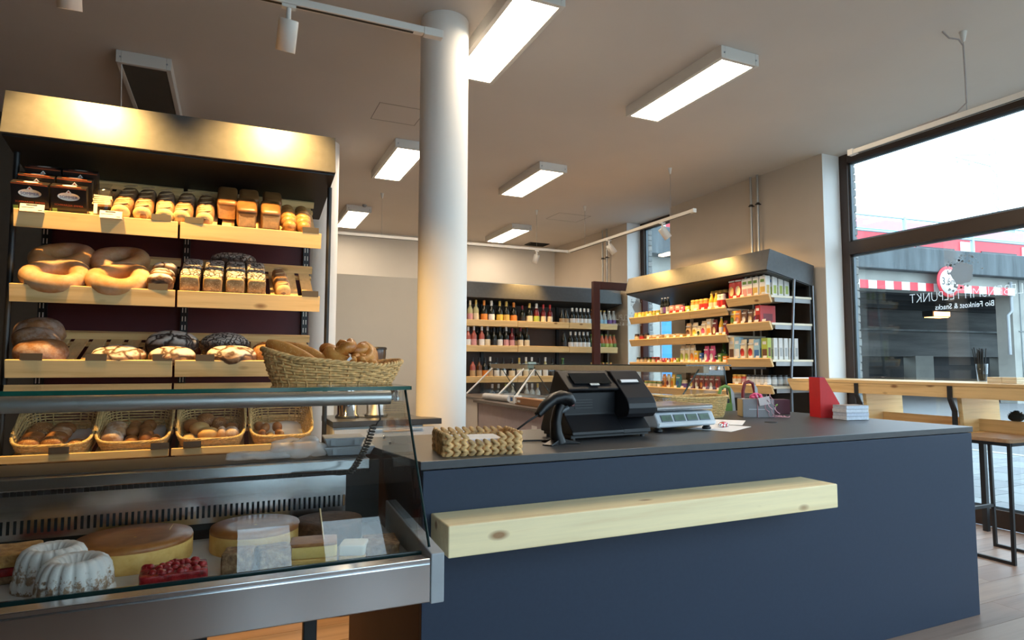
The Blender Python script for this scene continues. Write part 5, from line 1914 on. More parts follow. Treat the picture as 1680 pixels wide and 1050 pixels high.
def bottle(kind, gl, lab, foil, loc, label, group, h=0.30, r=0.038):
    key = (kind, round(h, 3), round(r, 4))
    if key not in _bp:
        k = h / 0.30
        q = r / 0.038
        if kind == 'wine':
            pf = [(0.032, 0), (0.037, 0.004), (0.038, 0.01), (0.038, 0.175), (0.034, 0.195), (0.020, 0.215), (0.0145, 0.232), (0.0135, 0.25)]
            ff = [(0.0148, 0.245), (0.0148, 0.292), (0.0150, 0.294), (0.0145, 0.300), (0.002, 0.300)]
            lb = (0.055, 0.135)
        elif kind == 'sekt':
            pf = [(0.036, 0), (0.042, 0.004), (0.044, 0.01), (0.044, 0.15), (0.040, 0.180), (0.027, 0.215), (0.018, 0.235)]
            ff = [(0.0190, 0.228), (0.0165, 0.255), (0.0175, 0.275), (0.0185, 0.290), (0.014, 0.300), (0.002, 0.300)]
            lb = (0.055, 0.13)
        else:
            pf = [(0.034, 0), (0.038, 0.006), (0.038, 0.16), (0.030, 0.205), (0.018, 0.245), (0.015, 0.28)]
            ff = [(0.018, 0.280), (0.018, 0.300), (0.002, 0.300)]
            lb = (0.045, 0.14)
        b = MB().lathe([(x * q, z * k) for x, z in pf], 14)
        f = MB().lathe([(x * q, z * k) for x, z in ff], 12, cap=False)
        l = MB().lathe([(0.0385 * q * (1.16 if kind == 'sekt' else 1), lb[0] * k), (0.0385 * q * (1.16 if kind == 'sekt' else 1), lb[1] * k)], 14, cap=False)
        e = empty('bottle', loc, 0, label, 'bottle', group)
        b.build('glass_body', GLASSM[gl], e)
        l.build('paper_label', GM[lab], e)
        f.build('cap_foil', GM[foil], e)
        _bp[key] = e
        return e
    e = dup(_bp[key], loc, (0, 0, random.uniform(0, 6)), label, group)
    swap(e, 'glass_body', GLASSM[gl])
    swap(e, 'paper_label', GM[lab])
    swap(e, 'cap_foil', GM[foil])
    return e


_jp = {}


def jar(body, lab, lid, loc, label, group, h=0.085, r=0.032):
    key = (round(h, 3), round(r, 4))
    if key not in _jp:
        e = empty('jar', loc, 0, label, 'jar', group)
        MB().lathe([(r * .9, 0), (r, 0.004), (r, h * .72), (r * .8, h * .82), (r * .8, h * .86)], 14).build('jar_body', GM[body], e)
        MB().lathe([(r * 1.015, h * .18), (r * 1.015, h * .62)], 14, cap=False).build('paper_label', GM[lab], e)
        MB().lathe([(r * .88, h * .83), (r * .9, h * .85), (r * .9, h * .98), (r * .84, h), (0.001, h)], 14, cap=False).build('lid', GM[lid], e)
        _jp[key] = e
        return e
    e = dup(_jp[key], loc, (0, 0, random.uniform(0, 6)), label, group)
    swap(e, 'jar_body', GM[body])
    swap(e, 'paper_label', GM[lab])
    swap(e, 'lid', GM[lid])
    return e


_pp = {}


def pouch(c1, c2, loc, label, group, w=0.09, d=0.045, h=0.16, rz=0.0):
    """stand-up bag: full at the foot, pressed flat and crimped at the top; front faces local -y"""
    key = (round(w, 3), round(d, 3), round(h, 3))
    if key not in _pp:
        e = empty('food_bag', loc, rz, label, 'food bag', group)
        vs, fs = [], []
        n = 16
        rows = [(0, 1, .95), (.06, 1, 1), (.35, 1, 1), (.65, .99, .80), (.85, .97, .38), (.93, .97, .06), (1, 1, .04)]
        for (t, kw, kd) in rows:
            for j in range(n):
                a = 2 * math.pi * j / n
                vs.append((w / 2 * kw * sp(math.cos(a), 0.45), d / 2 * kd * sp(math.sin(a), 0.6), h * t))
        for i in range(len(rows) - 1):
            for j in range(n):
                fs.append((i * n + j, i * n + (j + 1) % n, (i + 1) * n + (j + 1) % n, (i + 1) * n + j))
        m = MB().add(vs, fs, 0, True)
        m.add(vs[:n], [tuple(range(n - 1, -1, -1))])
        m.add(vs[-n:], [tuple(range(n))])
        m.build('bag_body', GM[c1], e)
        MB().lathe([(0.0, 0), (1, 0), (1, 0.001)], 16, M=T(0, -d / 2 - 0.0008, h * .36) @ Matrix.Diagonal((w * .34, 1, h * .20, 1)) @ RX(rad(90)), cap=False).build('front_print', GM[c2], e)
        MB().box(-w * .4, w * .4, -d * .44, -d * .42, h * .74, h * .80, M=T(0, 0, 0)).build('brand_band', GM['white'], e)
        _pp[key] = e
        return e
    e = dup(_pp[key], loc, (0, 0, rz), label, group)
    swap(e, 'bag_body', GM[c1])
    swap(e, 'front_print', GM[c2])
    return e


_cp = {}


def carton(c1, c2, loc, label, group, w=0.07, d=0.05, h=0.15, rz=0.0, cap=None, top='white'):
    key = (round(w, 3), round(d, 3), round(h, 3), bool(cap))
    if key not in _cp:
        e = empty('carton', loc, rz, label, 'carton', group)
        MB().box(-w / 2, w / 2, -d / 2, d / 2, 0, h).build('carton_body', GM[c1], e, bevel=0.002, seg=1)
        MB().box(-w * .38, w * .38, -d / 2 - 0.0008, -d / 2, h * .12, h * .48).build('front_print', GM[c2], e)
        MB().box(-w * .30, w * .30, -d / 2 - 0.0008, -d / 2, h * .70, h * .84).build('brand_print', GM[top], e)
        MB().box(-w / 2 - 0.0008, -w / 2, -d * .3, d * .3, h * .15, h * .55).build('side_print', GM[c2], e)
        MB().box(w / 2, w / 2 + 0.0008, -d * .3, d * .3, h * .15, h * .55).build('side_print', GM[c2], e)
        if cap:
            MB().lathe([(0.012, 0), (0.012, 0.012), (0.002, 0.012)], 12, M=T(0, -d * .15, h), cap=False).build('screw_cap', GM[cap], e)
        _cp[key] = e
        return e
    e = dup(_cp[key], loc, (0, 0, rz), label, group)
    swap(e, 'carton_body', GM[c1])
    swap(e, 'front_print', GM[c2])
    swap(e, 'side_print', GM[c2])
    swap(e, 'brand_print', GM[top])
    return e


# ================================================================== wine shelf at the far end
YW = 7.55
ws = empty('wine_shelf', (3.8, YW + 0.2, 0), 0, 'wide wine shelf with dark canopy at the far end', 'shelf')
wx, wy = 3.8, YW + 0.2


def wbx(name, x0, x1, y0, y1, z0, z1, m, bevel=0.0):
    return MB().box(x0 - wx, x1 - wx, y0 - wy, y1 - wy, z0, z1).build(name, m, ws, bevel=bevel)


WXL, WXR = 2.42, 5.13
MB().prism([(YW + 0.03 - wy, 2.318), (YW - wy, 2.115), (YW + 0.40 - wy, 2.06), (YW + 0.41 - wy, 2.285)], WXL - wx, WXR - wx, 0).build('canopy', M_hood, ws, bevel=0.002)
wbx('back_panel', WXL, WXR - 0.02, YW + 0.385, YW + 0.40, 0.2, 2.06, mat('shelf_back_brown', (0.075, 0.055, 0.045), 0.6))
for x in (at(850, 530, y=YW + .38).x - 0.55, at(913, 530, y=YW + .38).x, WXR - 0.05):
    wbx('upright', x - 0.02, x + 0.02, YW + 0.345, YW + 0.385, 0, 2.06, M_black)
SPL = [WXL + 0.02, at(850.5, 530, y=YW).x, at(935, 530, y=YW).x, at(1014, 530, y=YW).x]
WZ = [at(880, 527.5, y=YW).z, at(880, 568.0, y=YW).z, at(880, 617.0, y=YW).z, 0.74]
for zi, z in enumerate(WZ):
    for k in range(3):
        a, b = SPL[k], SPL[k + 1] - 0.006
        MB().box(a - wx, b - wx, 0, 0.02, -0.082, 0, M=T(0, YW - wy, z) @ RX(rad(10))).build('front_board', M_pine, ws, bevel=0.002)
        wbx('shelf_board', a, b, YW + 0.03, YW + 0.38, z - 0.075, z - 0.055, M_pine)
rg = random.Random(21)
WN = ('top', 'middle', 'lower', 'bottom')


def wine_row(zi, items):
    for k, (px, kind, gl, lab, foil, h) in enumerate(items):
        p = at(px, 540, y=YW + 0.09)
        bottle(kind, gl, lab, foil, (p.x, YW + 0.09, WZ[zi] - 0.055), '%s bottle from the left, front row, %s wine shelf board' % (ORD[k], WN[zi]), 'bottles on the wine shelf', h, 0.038 if h > 0.2 else 0.026)


wine_row(0, [(771, 'wine', 'pale', 'rose', 'cream', .31), (780.6, 'wine', 'pale', 'cream', 'gold', .32), (794, 'sekt', 'dark', 'orange', 'orange', .32), (806, 'sekt', 'dark', 'white', 'white', .32), (819.6, 'sekt', 'dark', 'yellow', 'gold', .32),
             (830.5, 'sekt', 'dark', 'gold', 'gold', .32), (842.5, 'sekt', 'dark', 'orange', 'orange', .31), (857, 'wine', 'dark', 'black', 'dkred', .27), (868.6, 'sekt', 'dark', 'cream', 'gold', .31), (880, 'sekt', 'red', 'lime', 'white', .31),
             (891.4, 'wine', 'red', 'cream', 'red', .30), (902.3, 'wine', 'red', 'cream', 'red', .30),
             (922, 'soda', 'dark', 'tan', 'black', .25), (929, 'soda', 'dark', 'tan', 'black', .25), (939, 'wine', 'dark', 'white', 'white', .27), (946, 'wine', 'dark', 'white', 'white', .27), (952.4, 'wine', 'dark', 'white', 'white', .27), (958.8, 'wine', 'dark', 'white', 'white', .27),
             (965, 'wine', 'dark', 'white', 'white', .27), (971.5, 'soda', 'brown', 'ltblue', 'gold', .26), (985, 'soda', 'clear', 'ltblue', 'gold', .25), (991.5, 'soda', 'clear', 'ltblue', 'gold', .25), (999.5, 'soda', 'clear', 'violet', 'white', .25), (1006.5, 'soda', 'clear', 'violet', 'white', .25)])
wine_row(1, [(768, 'wine', 'rose', 'white', 'white', .30), (777.5, 'wine', 'rose', 'rose', 'white', .31), (790.5, 'wine', 'rose', 'white', 'white', .31), (799.8, 'wine', 'dark', 'cream', 'white', .31), (810.5, 'wine', 'dark', 'black', 'black', .30), (820.4, 'wine', 'dark', 'white', 'black', .31),
             (830.5, 'wine', 'dark', 'rose', 'white', .31), (840, 'wine', 'red', 'rose', 'dkred', .30), (854, 'wine', 'dark', 'cream', 'dkred', .31), (864.5, 'wine', 'dark', 'cream', 'black', .31),
             (925, 'soda', 'dark', 'black', 'black', .26), (936, 'wine', 'dark', 'white', 'white', .27), (943.8, 'wine', 'dark', 'white', 'white', .27), (950.5, 'wine', 'dark', 'white', 'white', .27), (957.2, 'wine', 'dark', 'white', 'white', .27), (963.8, 'wine', 'dark', 'white', 'white', .27),
             (970.5, 'soda', 'green', 'dkgreen', 'green', .24), (981, 'soda', 'dark', 'white', 'green', .24), (987.6, 'soda', 'orange', 'green', 'green', .24), (994, 'soda', 'orange', 'lime', 'green', .24), (1000.6, 'soda', 'orange', 'lime', 'green', .24), (1007, 'soda', 'orange', 'green', 'green', .24)])
wine_row(2, [(776, 'wine', 'rose', 'tan', 'black', .30), (786.7, 'wine', 'brown', 'tan', 'black', .30), (795.8, 'wine', 'dark', 'orange', 'black', .30), (804.5, 'wine', 'dark', 'tan', 'white', .31), (815, 'wine', 'dark', 'white', 'black', .30), (826, 'wine', 'dark', 'white', 'black', .30),
             (840, 'sekt', 'dark', 'cream', 'black', .30), (852, 'wine', 'pale', 'white', 'gold', .30), (863, 'wine', 'pale', 'cream', 'white', .31), (872.5, 'wine', 'dark', 'white', 'white', .31), (884, 'wine', 'dark', 'white', 'black', .30), (894.5, 'wine', 'pale', 'white', 'white', .31),
             (906, 'wine', 'dark', 'black', 'black', .30), (923, 'soda', 'green', 'dkgreen', 'green', .30)] +
         [(928.5 + 4.0 * k, 'soda', 'dark', 'white', 'cream', .16) for k in range(10)] +
         [(970.5, 'soda', 'pale', 'cream', 'gold', .24), (983, 'soda', 'rose', 'rose', 'gold', .24), (989, 'soda', 'rose', 'pink', 'gold', .24), (995.5, 'soda', 'rose', 'pink', 'gold', .24), (1001.7, 'soda', 'rose', 'pink', 'gold', .24)])
wine_row(3, [(808, 'wine', 'dark', 'white', 'white', .30), (818, 'wine', 'dark', 'lime', 'white', .30), (830, 'wine', 'dark', 'green', 'lime', .30), (841.5, 'wine', 'clear', 'white', 'white', .30), (864, 'wine', 'clear', 'grey', 'white', .30), (873, 'wine', 'clear', 'grey', 'white', .30), (882, 'wine', 'clear', 'grey', 'gold', .30)])
for zi, pxs in ((0, (783, 795, 808, 822, 834, 845, 870, 882)), (1, (783, 795, 806, 816, 826, 836, 847, 859))):
    for k, px in enumerate(pxs):
        p = at(px, 540, y=YW + 0.20)
        bottle('wine', 'dark', 'tan', 'black', (p.x, YW + 0.205, WZ[zi] - 0.055), '%s dark bottle from the left, back row, %s wine shelf board' % (ORD[k], WN[zi]), 'bottles on the wine shelf', .30)
for zi, pxs in ((0, (794, 806, 819, 835, 843, 857, 877, 889, 900, 927, 962, 1004)), (1, (770, 780, 792, 800, 812, 822, 832, 842, 856, 926, 944, 1001)), (2, (880, 898, 908, 926))):
    for px in pxs:
        x = at(px, 530, y=YW).x
        MB().box(x - 0.035, x + 0.035, YW - 0.004 - wy, YW - 0.001 - wy, WZ[zi] - 0.012, WZ[zi] + 0.022).build('price_tag', M_wcard if px < 920 or px > 940 else M_card, ws)

# ================================================================== open window leaf with shop lettering
lf = empty('window_leaf', (4.30, 7.0, 0), 0, 'opened dark-red framed window leaf with mirrored shop lettering', 'window leaf')
for (a, b, c, d) in ((0, 0.098, 0.06, 2.335), (0.77, 0.868, 0.06, 2.335), (0.098, 0.77, 2.235, 2.335), (0.098, 0.77, 0.06, 0.16)):
    MB().box(a, b, -0.03, 0.03, c, d).build('leaf_frame', M_dr_frame, lf, bevel=0.004)
MB().box(0.098, 0.77, -0.003, 0.003, 0.16, 2.235).build('leaf_pane', M_glass, lf)
def film(name, c):
    m, nt, b = _new(name)
    nt.nodes.remove(b)
    df, tl, mx = nt.nodes.new('ShaderNodeBsdfDiffuse'), nt.nodes.new('ShaderNodeBsdfTranslucent'), nt.nodes.new('ShaderNodeMixShader')
    df.inputs[0].default_value = tl.inputs[0].default_value = (*c, 1)
    nt.links.new(df.outputs[0], mx.inputs[1])
    nt.links.new(tl.outputs[0], mx.inputs[2])
    nt.links.new(mx.outputs[0], nt.nodes['Material Output'].inputs['Surface'])
    return m


M_decal = film('frosted_decal', (0.50, 0.54, 0.57))
M_decal_w = film('white_decal', (0.85, 0.88, 0.90))


def splash(parent, M, R, seed=4):
    rg = random.Random(seed)
    m = MB()
    poly = []
    for i in range(60):
        a = 2 * math.pi * i / 60
        k = 1 + 0.07 * math.sin(5 * a + 1) + (0.10 * max(0, math.sin(13 * a)) if 0 < a < 3.0 else 0.02 * math.sin(11 * a))
        poly.append((R * k * math.cos(a) * 0.95, R * k * math.sin(a)))
    m.prism(poly, 0, 0.0008, 2, M=M)
    for i in range(46):
        a = rg.gauss(1.2, 0.9)
        d = R * rg.uniform(1.08, 1.75)
        r = R * rg.uniform(0.02, 0.13)
        m.prism([(d * math.cos(a) + r * math.cos(t * 0.785), d * math.sin(a) + r * math.sin(t * 0.785)) for t in range(8)], 0, 0.0008, 2, M=M)
    for i in range(9):
        a = rg.uniform(3.9, 5.3)
        d = R * rg.uniform(1.1, 1.35)
        r = R * rg.uniform(0.05, 0.12)
        m.prism([(d * math.cos(a) + r * math.cos(t * 0.785), d * math.sin(a) + r * math.sin(t * 0.785)) for t in range(8)], 0, 0.0008, 2, M=M)
    return m.build('splash_emblem', M_decal, parent)


q = at(1037, 522, y=6.99)
Ml = facing((q.x - 4.30, -0.0045, q.z), (-1, 0, 0), (0, 0, 1))
o = text('LEBENSMITTELPUNKT', 0.115, M_decal, lf, Ml, sx=0.80, thin=0.0025)
q = at(1030, 532, y=6.99)
text('Bio Feinkost & Snacks', 0.058, M_decal, lf, facing((q.x - 4.30, -0.0045, q.z), (-1, 0, 0), (0, 0, 1)))
q = at(1047, 505, y=6.99)
splash(lf, facing((q.x - 4.30, -0.0045, q.z), (-1, 0, 0), (0, 0, 1)), 0.085)
# decals on the large window (seen from indoors, so mirrored)
M1 = win1.location
XD = 5.4545 - 5.41
text('LEBENSMITTELPUNKT', 0.118, M_decal_w, win1, facing((XD, 3.13 - M1.y, 1.826), (0, 1, 0), (0, 0, 1)), sx=0.76, thin=0.0025)
text('Bio Feinkost & Snacks', 0.064, M_decal_w, win1, facing((XD, 3.125 - M1.y, 1.735), (0, 1, 0), (0, 0, 1)), sx=0.80)
splash(win1, facing((XD, 3.125 - M1.y, 2.0), (0, 1, 0), (0, 0, 1)), 0.090)

bl = empty('street_banner', (6.35, 8.02, -0.06), rad(35), 'bright blue banner outside the narrow window', 'banner')
MB().box(-0.45, 0.2, -0.01, 0.01, 0.25, 2.06).build('banner_cloth', mat('banner_blue', (0.03, 0.28, 0.62), 0.6), bl)
MB().box(0.2, 0.6, -0.01, 0.01, 0.25, 1.62).build('banner_cloth', M_white, bl)
for x in (-0.45, 0.6):
    MB().tube([(x, 0, 0), (x, 0, 2.1)], 0.015, 8).build('banner_pole', M_grey_plastic, bl)

# ================================================================== grocery shelf along the window wall
gs = empty('grocery_shelf', (4.85, 5.4, 0), 0, 'grocery shelf with pine fronts and dark canopy beside the window', 'shelf')
gx, gy = 4.85, 5.4
GY0, GYM, GY1 = 4.29, 4.85, 6.53


def gbx(name, x0, x1, y0, y1, z0, z1, m, bevel=0.0):
    return MB().box(x0 - gx, x1 - gx, y0 - gy, y1 - gy, z0, z1).build(name, m, gs, bevel=bevel)


MB().prism([(4.571 - gx, 2.333), (4.523 - gx, 2.136), (5.12 - gx, 2.01), (5.15 - gx, 2.21)], GY0 - gy, GY1 + 0.05 - gy, 1).build('canopy', M_hood, gs, bevel=0.002)
MB().prism([(4.54 - gx, 2.130), (5.11 - gx, 2.008), (5.11 - gx, 2.003), (4.54 - gx, 2.124)], GY0 + .006 - gy, GY1 + .044 - gy, 1).build('canopy_lining', M_black, gs)
gbx('back_panel', 5.13, 5.145, GY0 + 0.01, 6.02, 0.1, 2.02, M_black)
for y in (GY0 + 0.03, GYM, 6.10):
    gbx('upright', 5.085, 5.125, y - 0.02, y + 0.02, 0, 2.02, M_black)
# end frame at the near end: leaning front stile, rear stile, foot bar
m = MB()
m.tube([(4.875 - gx, GY0 - gy, 2.06), (4.80 - gx, GY0 - gy, 1.10), (4.80 - gx, GY0 - gy, 0.02)], 0.013, 8)
m.build('end_stile', steel('dark_steel', (0.20, 0.21, 0.23), 0.3, 2), gs)
MB().tube([(5.12 - gx, GY0 - gy, 2.01), (5.12 - gx, GY0 - gy, 0.02)], 0.012, 8).build('end_stile', MATS['dark_steel'], gs)
MB().tube([(4.80 - gx, GY0 - gy, 1.12), (5.12 - gx, GY0 - gy, 1.12)], 0.012, 8).build('end_bar', M_chrome, gs)
gbx('base', 4.62, 5.13, GY0, GY1, 0.0, 0.12, M_dark)
M_edge_c = mat('cream_shelf_edge', (0.78, 0.72, 0.58), 0.6)
FAR = [1.832, 1.556, 1.276, 0.99, 0.66]
NEAR = [1.912, 1.655, 1.311, 1.059, 0.68]
for zs, (a, b) in ((FAR, (GYM + 0.006, GY1)), (NEAR, (GY0, GYM - 0.006))):
    for z in zs:
        segs = [(a, b)] if b == GYM - 0.006 else [(a, a + 0.55), (a + 0.556, a + 1.1), (a + 1.106, b)]
        for (s0, s1) in segs:
            MB().box(-0.02, 0, s0 - gy, s1 - gy, -0.085, 0, M=T(4.556 - gx, 0, z) @ RY(rad(-24))).build('front_board', M_pine_y, gs, bevel=0.002)
        gbx('shelf_plate', 4.575, 5.10, a, b, z - 0.035, z - 0.015, M_edge_c)
        gbx('shelf_bracket', 4.62, 5.09, a + 0.004, a + 0.010, z - 0.075, z - 0.036, M_grey_plastic)
GSH = {'A': (FAR[0], 'upper'), 'B': (FAR[1], 'second'), 'C': (FAR[2], 'third'), 'D': (FAR[3], 'fourth')}
NAMES_FIX = {'dkred': 'dark red', 'ltblue': 'light blue', 'dkgreen': 'dark green', 'rose': 'rose', 'lime': 'lime green'}
cnts = {}


def gpos(px, z, x=4.635):
    return at(px, 520, x=x).y


def glab(row, what):
    k = cnts.get(row, 0)
    cnts[row] = k + 1
    for a, b in NAMES_FIX.items():
        what = what.replace(a, b)
    if row in GSH:
        return '%s item from the left on the %s far grocery board, %s' % (ORD[k], GSH[row][1], what)
    n = {'N1': 'top', 'N2': 'second', 'N3': 'third', 'N4': 'fourth'}[row]
    return '%s item from the left on the %s near grocery board, %s' % (ORD[k], n, what)


GRP = 'groceries on the grocery shelf'
RZG = rad(-90)     # fronts look towards -x


def G(row, z, px, kind, *c, **kw):
    x = kw.pop('x', 4.635)
    y = gpos(px, z, x)
    loc = (x, y, z - 0.0145)
    if kind == 'jar':
        return jar(c[0], c[1], c[2], loc, glab(row, c[1] + ' labelled jar'), GRP, **kw)
    if kind == 'bottle':
        return bottle('soda', c[0], c[1], c[2], loc, glab(row, 'bottle with %s label' % c[1]), GRP, **kw)
    if kind == 'pouch':
        return pouch(c[0], c[1], loc, glab(row, c[0] + ' bag'), GRP, rz=RZG, **kw)
    return carton(c[0], c[1], loc, glab(row, c[0] + ' carton'), GRP, rz=RZG, **kw)


z = FAR[0]
for k, px in enumerate((1044.5, 1050.5, 1056.5, 1062.5, 1068.5, 1074.5, 1080.5)):
    G('A', z, px, 'jar', ('lime', 'yellow', 'gold')[k % 3], ('yellow', 'cream', 'lime')[k % 3], 'gold', h=0.075, r=0.028)
for px in (1087, 1092, 1096.5):
    G('A', z, px, 'bottle', 'dark', ('violet', 'grey', 'dkred')[int(px) % 3], 'white', h=0.215, r=0.026)
for px in (1104.5, 1114.5):
    G('A', z, px, 'carton', 'rose', 'red', w=0.075, d=0.05, h=0.105)
G('A', z, 1122, 'carton', 'pink', 'dkred', w=0.05, d=0.05, h=0.085)
G('A', z, 1130, 'carton', 'lime', 'green', w=0.06, d=0.05, h=0.080)
for px, c in ((1138.5, 'cream'), (1145.5, 'cream'), (1152.6, 'red'), (1159.6, 'red')):
    G('A', z, px, 'jar', 'orange', c, 'gold', h=0.135, r=0.033)
G('A', z, 1168.6, 'bottle', 'yellow', 'cream', 'gold', h=0.18, r=0.034)
G('A', z, 1176, 'bottle', 'yellow', 'cream', 'gold', h=0.18, r=0.030)
for px in (1181.5, 1187.5):
    G('A', z, px, 'jar', 'white', 'red', 'white', h=0.16, r=0.028)
for k, px in enumerate((1172, 1178.5, 1185, 1191.5)):
    G('A', z + 0.03, px, 'jar', 'dkred', 'brown', 'gold', x=4.80, h=0.20, r=0.036)
z = FAR[1]
for px, c in ((1045, 'cream'), (1053, 'red'), (1061, 'brown')):
    G('B', z, px, 'jar', 'brown', c, 'black', h=0.085, r=0.032)
for k, px in enumerate((1070.5, 1079.5, 1089, 1100)):
    G('B', z, px, 'carton', ('cream', 'cream', 'tan', 'cream')[k], ('red', 'orange', 'tan', 'gold')[k], w=0.085, d=0.12, h=0.055)
for k, px in enumerate((1111, 1119)):
    G('B', z, px, 'carton', 'tan', 'gold', w=0.075, d=0.14, h=0.05)
G('B', z, 1130.5, 'pouch', 'tan', 'brown', w=0.085, h=0.165)
G('B', z, 1141, 'pouch', 'cream', 'yellow', w=0.085, h=0.165)
G('B', z, 1147.5, 'pouch', 'cream', 'dkgreen', w=0.06, h=0.125, d=0.04)
G('B', z, 1155.5, 'pouch', 'cream', 'pink', w=0.075, h=0.175)
G('B', z, 1165, 'carton', 'cream', 'orange', w=0.066, d=0.05, h=0.19)
G('B', z, 1173.7, 'pouch', 'dkred', 'cream', w=0.06, h=0.18)
G('B', z, 1183.5, 'bottle', 'yellow', 'white', 'white', h=0.20, r=0.026)
G('B', z, 1190.5, 'pouch', 'dkred', 'orange', w=0.05, h=0.16, d=0.04)
z = FAR[2]
for k, px in enumerate((1047, 1053.2, 1059.5, 1065.7, 1072, 1078.2)):
    G('C', z, px, 'jar', 'brown', ('cream', 'cream', 'tan', 'lime', 'cream', 'red')[k], ('dkgreen', 'black', 'dkgreen', 'black', 'red', 'red')[k], h=0.075, r=0.027)
for k, px in enumerate((1086, 1090.5, 1095, 1099.5, 1104, 1108.5, 1113)):
    G('C', z, px, 'carton', ('rose', 'pink', 'orange', 'violet', 'orange', 'red', 'lime')[k], ('cream', 'dkred', 'red', 'pink', 'yellow', 'orange', 'green')[k], w=0.037, d=0.06, h=0.060)
for px in (1120, 1128, 1136.5):
    G('C', z, px, 'pouch', 'cream', 'lime' if px < 1130 else 'orange', w=0.075, h=0.20)
G('C', z, 1143.5, 'carton', 'yellow', 'orange', w=0.06, d=0.05, h=0.135)
G('C', z, 1151, 'carton', 'blue', 'cream', w=0.04, d=0.05, h=0.11)
G('C', z, 1159, 'pouch', 'pink', 'white', w=0.068, h=0.185)
G('C', z, 1168.6, 'pouch', 'pink', 'white', w=0.068, h=0.185)
G('C', z, 1174.6, 'pouch', 'black', 'red', w=0.045, h=0.09, d=0.04)
G('C', z, 1182, 'carton', 'green', 'lime', w=0.05, d=0.05, h=0.10)
G('C', z, 1186.5, 'bottle', 'green', 'lime', 'dkgreen', x=4.72, h=0.21, r=0.034)
G('C', z, 1190.5, 'carton', 'orange', 'yellow', w=0.06, d=0.05, h=0.075)
z = FAR[3]
for k, px in enumerate((1060, 1067, 1074, 1081)):
    G('D', z, px, 'jar', 'green', 'cream', 'gold', h=0.075, r=0.032)
for k, (px, a, b) in enumerate(((1089, 'orange', 'brown'), (1096, 'cream', 'dkred'), (1103.5, 'yellow', 'orange'), (1112.5, 'teal', 'blue'))):
    G('D', z, px, 'pouch', a, b, w=0.06 if k < 3 else 0.085, h=0.16, d=0.045)
G('D', z, 1121.5, 'jar', 'cream', 'violet', 'cream', h=0.10, r=0.034)
for k, px in enumerate((1135, 1143, 1151, 1159, 1167, 1176)):
    G('D', z, px, 'pouch', 'dkred', ('yellow', 'white', 'orange', 'red', 'white', 'red')[k], w=0.055, h=0.15, d=0.045)
# near part
z = NEAR[0]
G('N1', z, 1204.5, 'pouch', 'red', 'tan', w=0.10, h=0.245, d=0.06)
G('N1', z, 1215.5, 'pouch', 'red', 'cream', w=0.10, h=0.245, d=0.06)
for px, c in ((1226.5, 'rose'), (1235.5, 'rose'), (1244, 'gold'), (1256, 'gold')):
    G('N1', z, px, 'carton', 'white', c, w=0.078, d=0.062, h=0.198, cap='white', top='green')
for k in range(3):
    p = carton('white', 'lime', (4.725 + 0.078 * k, gpos(1256, z), z - 0.0145), 'white milk carton, %s from the front at the near end of the grocery shelf' % ORD[k + 1], GRP, w=0.078, d=0.062, h=0.198, rz=RZG, cap='white', top='blue')
z = NEAR[1]
for k, (px, a, b) in enumerate(((1204, 'yellow', 'green'), (1212, 'orange', 'rose'), (1223, 'brown', 'white'), (1233, 'brown', 'cream'), (1242.5, 'cream', 'violet'))):
    G('N2', z, px, 'pouch', a, b, w=0.066, h=0.15, d=0.045)
c_ = G('N2', z, 1256, 'carton', 'red', 'dkred', w=0.060, d=0.20, h=0.175, x=4.69)
z = NEAR[2]
for k, (px, a, b, h) in enumerate(((1202, 'cream', 'brown', .225), (1211, 'ltblue', 'white', .225), (1219.5, 'cream', 'red', .20), (1232.5, 'cream', 'red', .20), (1243, 'ltblue', 'blue', .195), (1256, 'lime', 'brown', .205))):
    if k in (2, 3):
        G('N3', z, px, 'pouch', a, b, w=0.078, h=h, d=0.05)
    else:
        G('N3', z, px, 'carton', a, b, w=0.075, d=0.05, h=h)
for k in range(5):
    carton('white', 'grey', (4.715 + 0.068 * k, gpos(1256, z), z - 0.0145), 'pale carton on the third near grocery board, %s from the front' % ORD[k + 1], GRP, w=0.075, d=0.05, h=0.205, rz=RZG)
z = NEAR[3]
for k, px in enumerate((1204.5, 1212, 1219.5, 1227, 1234.5, 1242, 1249.5, 1257)):
    G('N4', z, px, 'jar', ('orange', 'orange', 'red', 'grey', 'grey', 'grey', 'grey', 'grey')[k], ('cream', 'cream', 'rose', 'white', 'white', 'white', 'white', 'white')[k], 'black' if k > 2 else 'gold', h=0.105, r=0.030)
for k in range(4):
    jar('grey', 'white', 'black', (4.71 + 0.072 * k, gpos(1257, z), z - 0.0145), 'white labelled jar on the fourth near grocery board, %s from the front' % ORD[k + 1], GRP, h=0.105, r=0.030)
# price tags along the fronts
for zs, pxs, ys in ((FAR, (1062, 1078, 1094, 1105, 1116, 1128, 1140, 1152, 1163, 1175, 1186), 0), (NEAR, (1205, 1217, 1229, 1240, 1252), 0)):
    for z in zs[:4]:
        for px in pxs:
            y = gpos(px, z, 4.55)
            MB().box(-0.001, 0.001, -0.022, 0.022, 0, 0.034, M=T(4.553 - gx, y - gy, z - 0.012) @ RY(rad(14))).build('price_tag', M_wcard, gs)

# ================================================================== cheese counter behind
cc = empty('cheese_counter', (2.8, 4.8, 0), 0, 'glass-topped cheese counter with granite ledge behind the till', 'display case')
cx, cy = 2.8, 4.8


def cbx(name, x0, x1, y0, y1, z0, z1, m, bevel=0.0):
    return MB().box(x0 - cx, x1 - cx, y0 - cy, y1 - cy, z0, z1).build(name, m, cc, bevel=bevel)


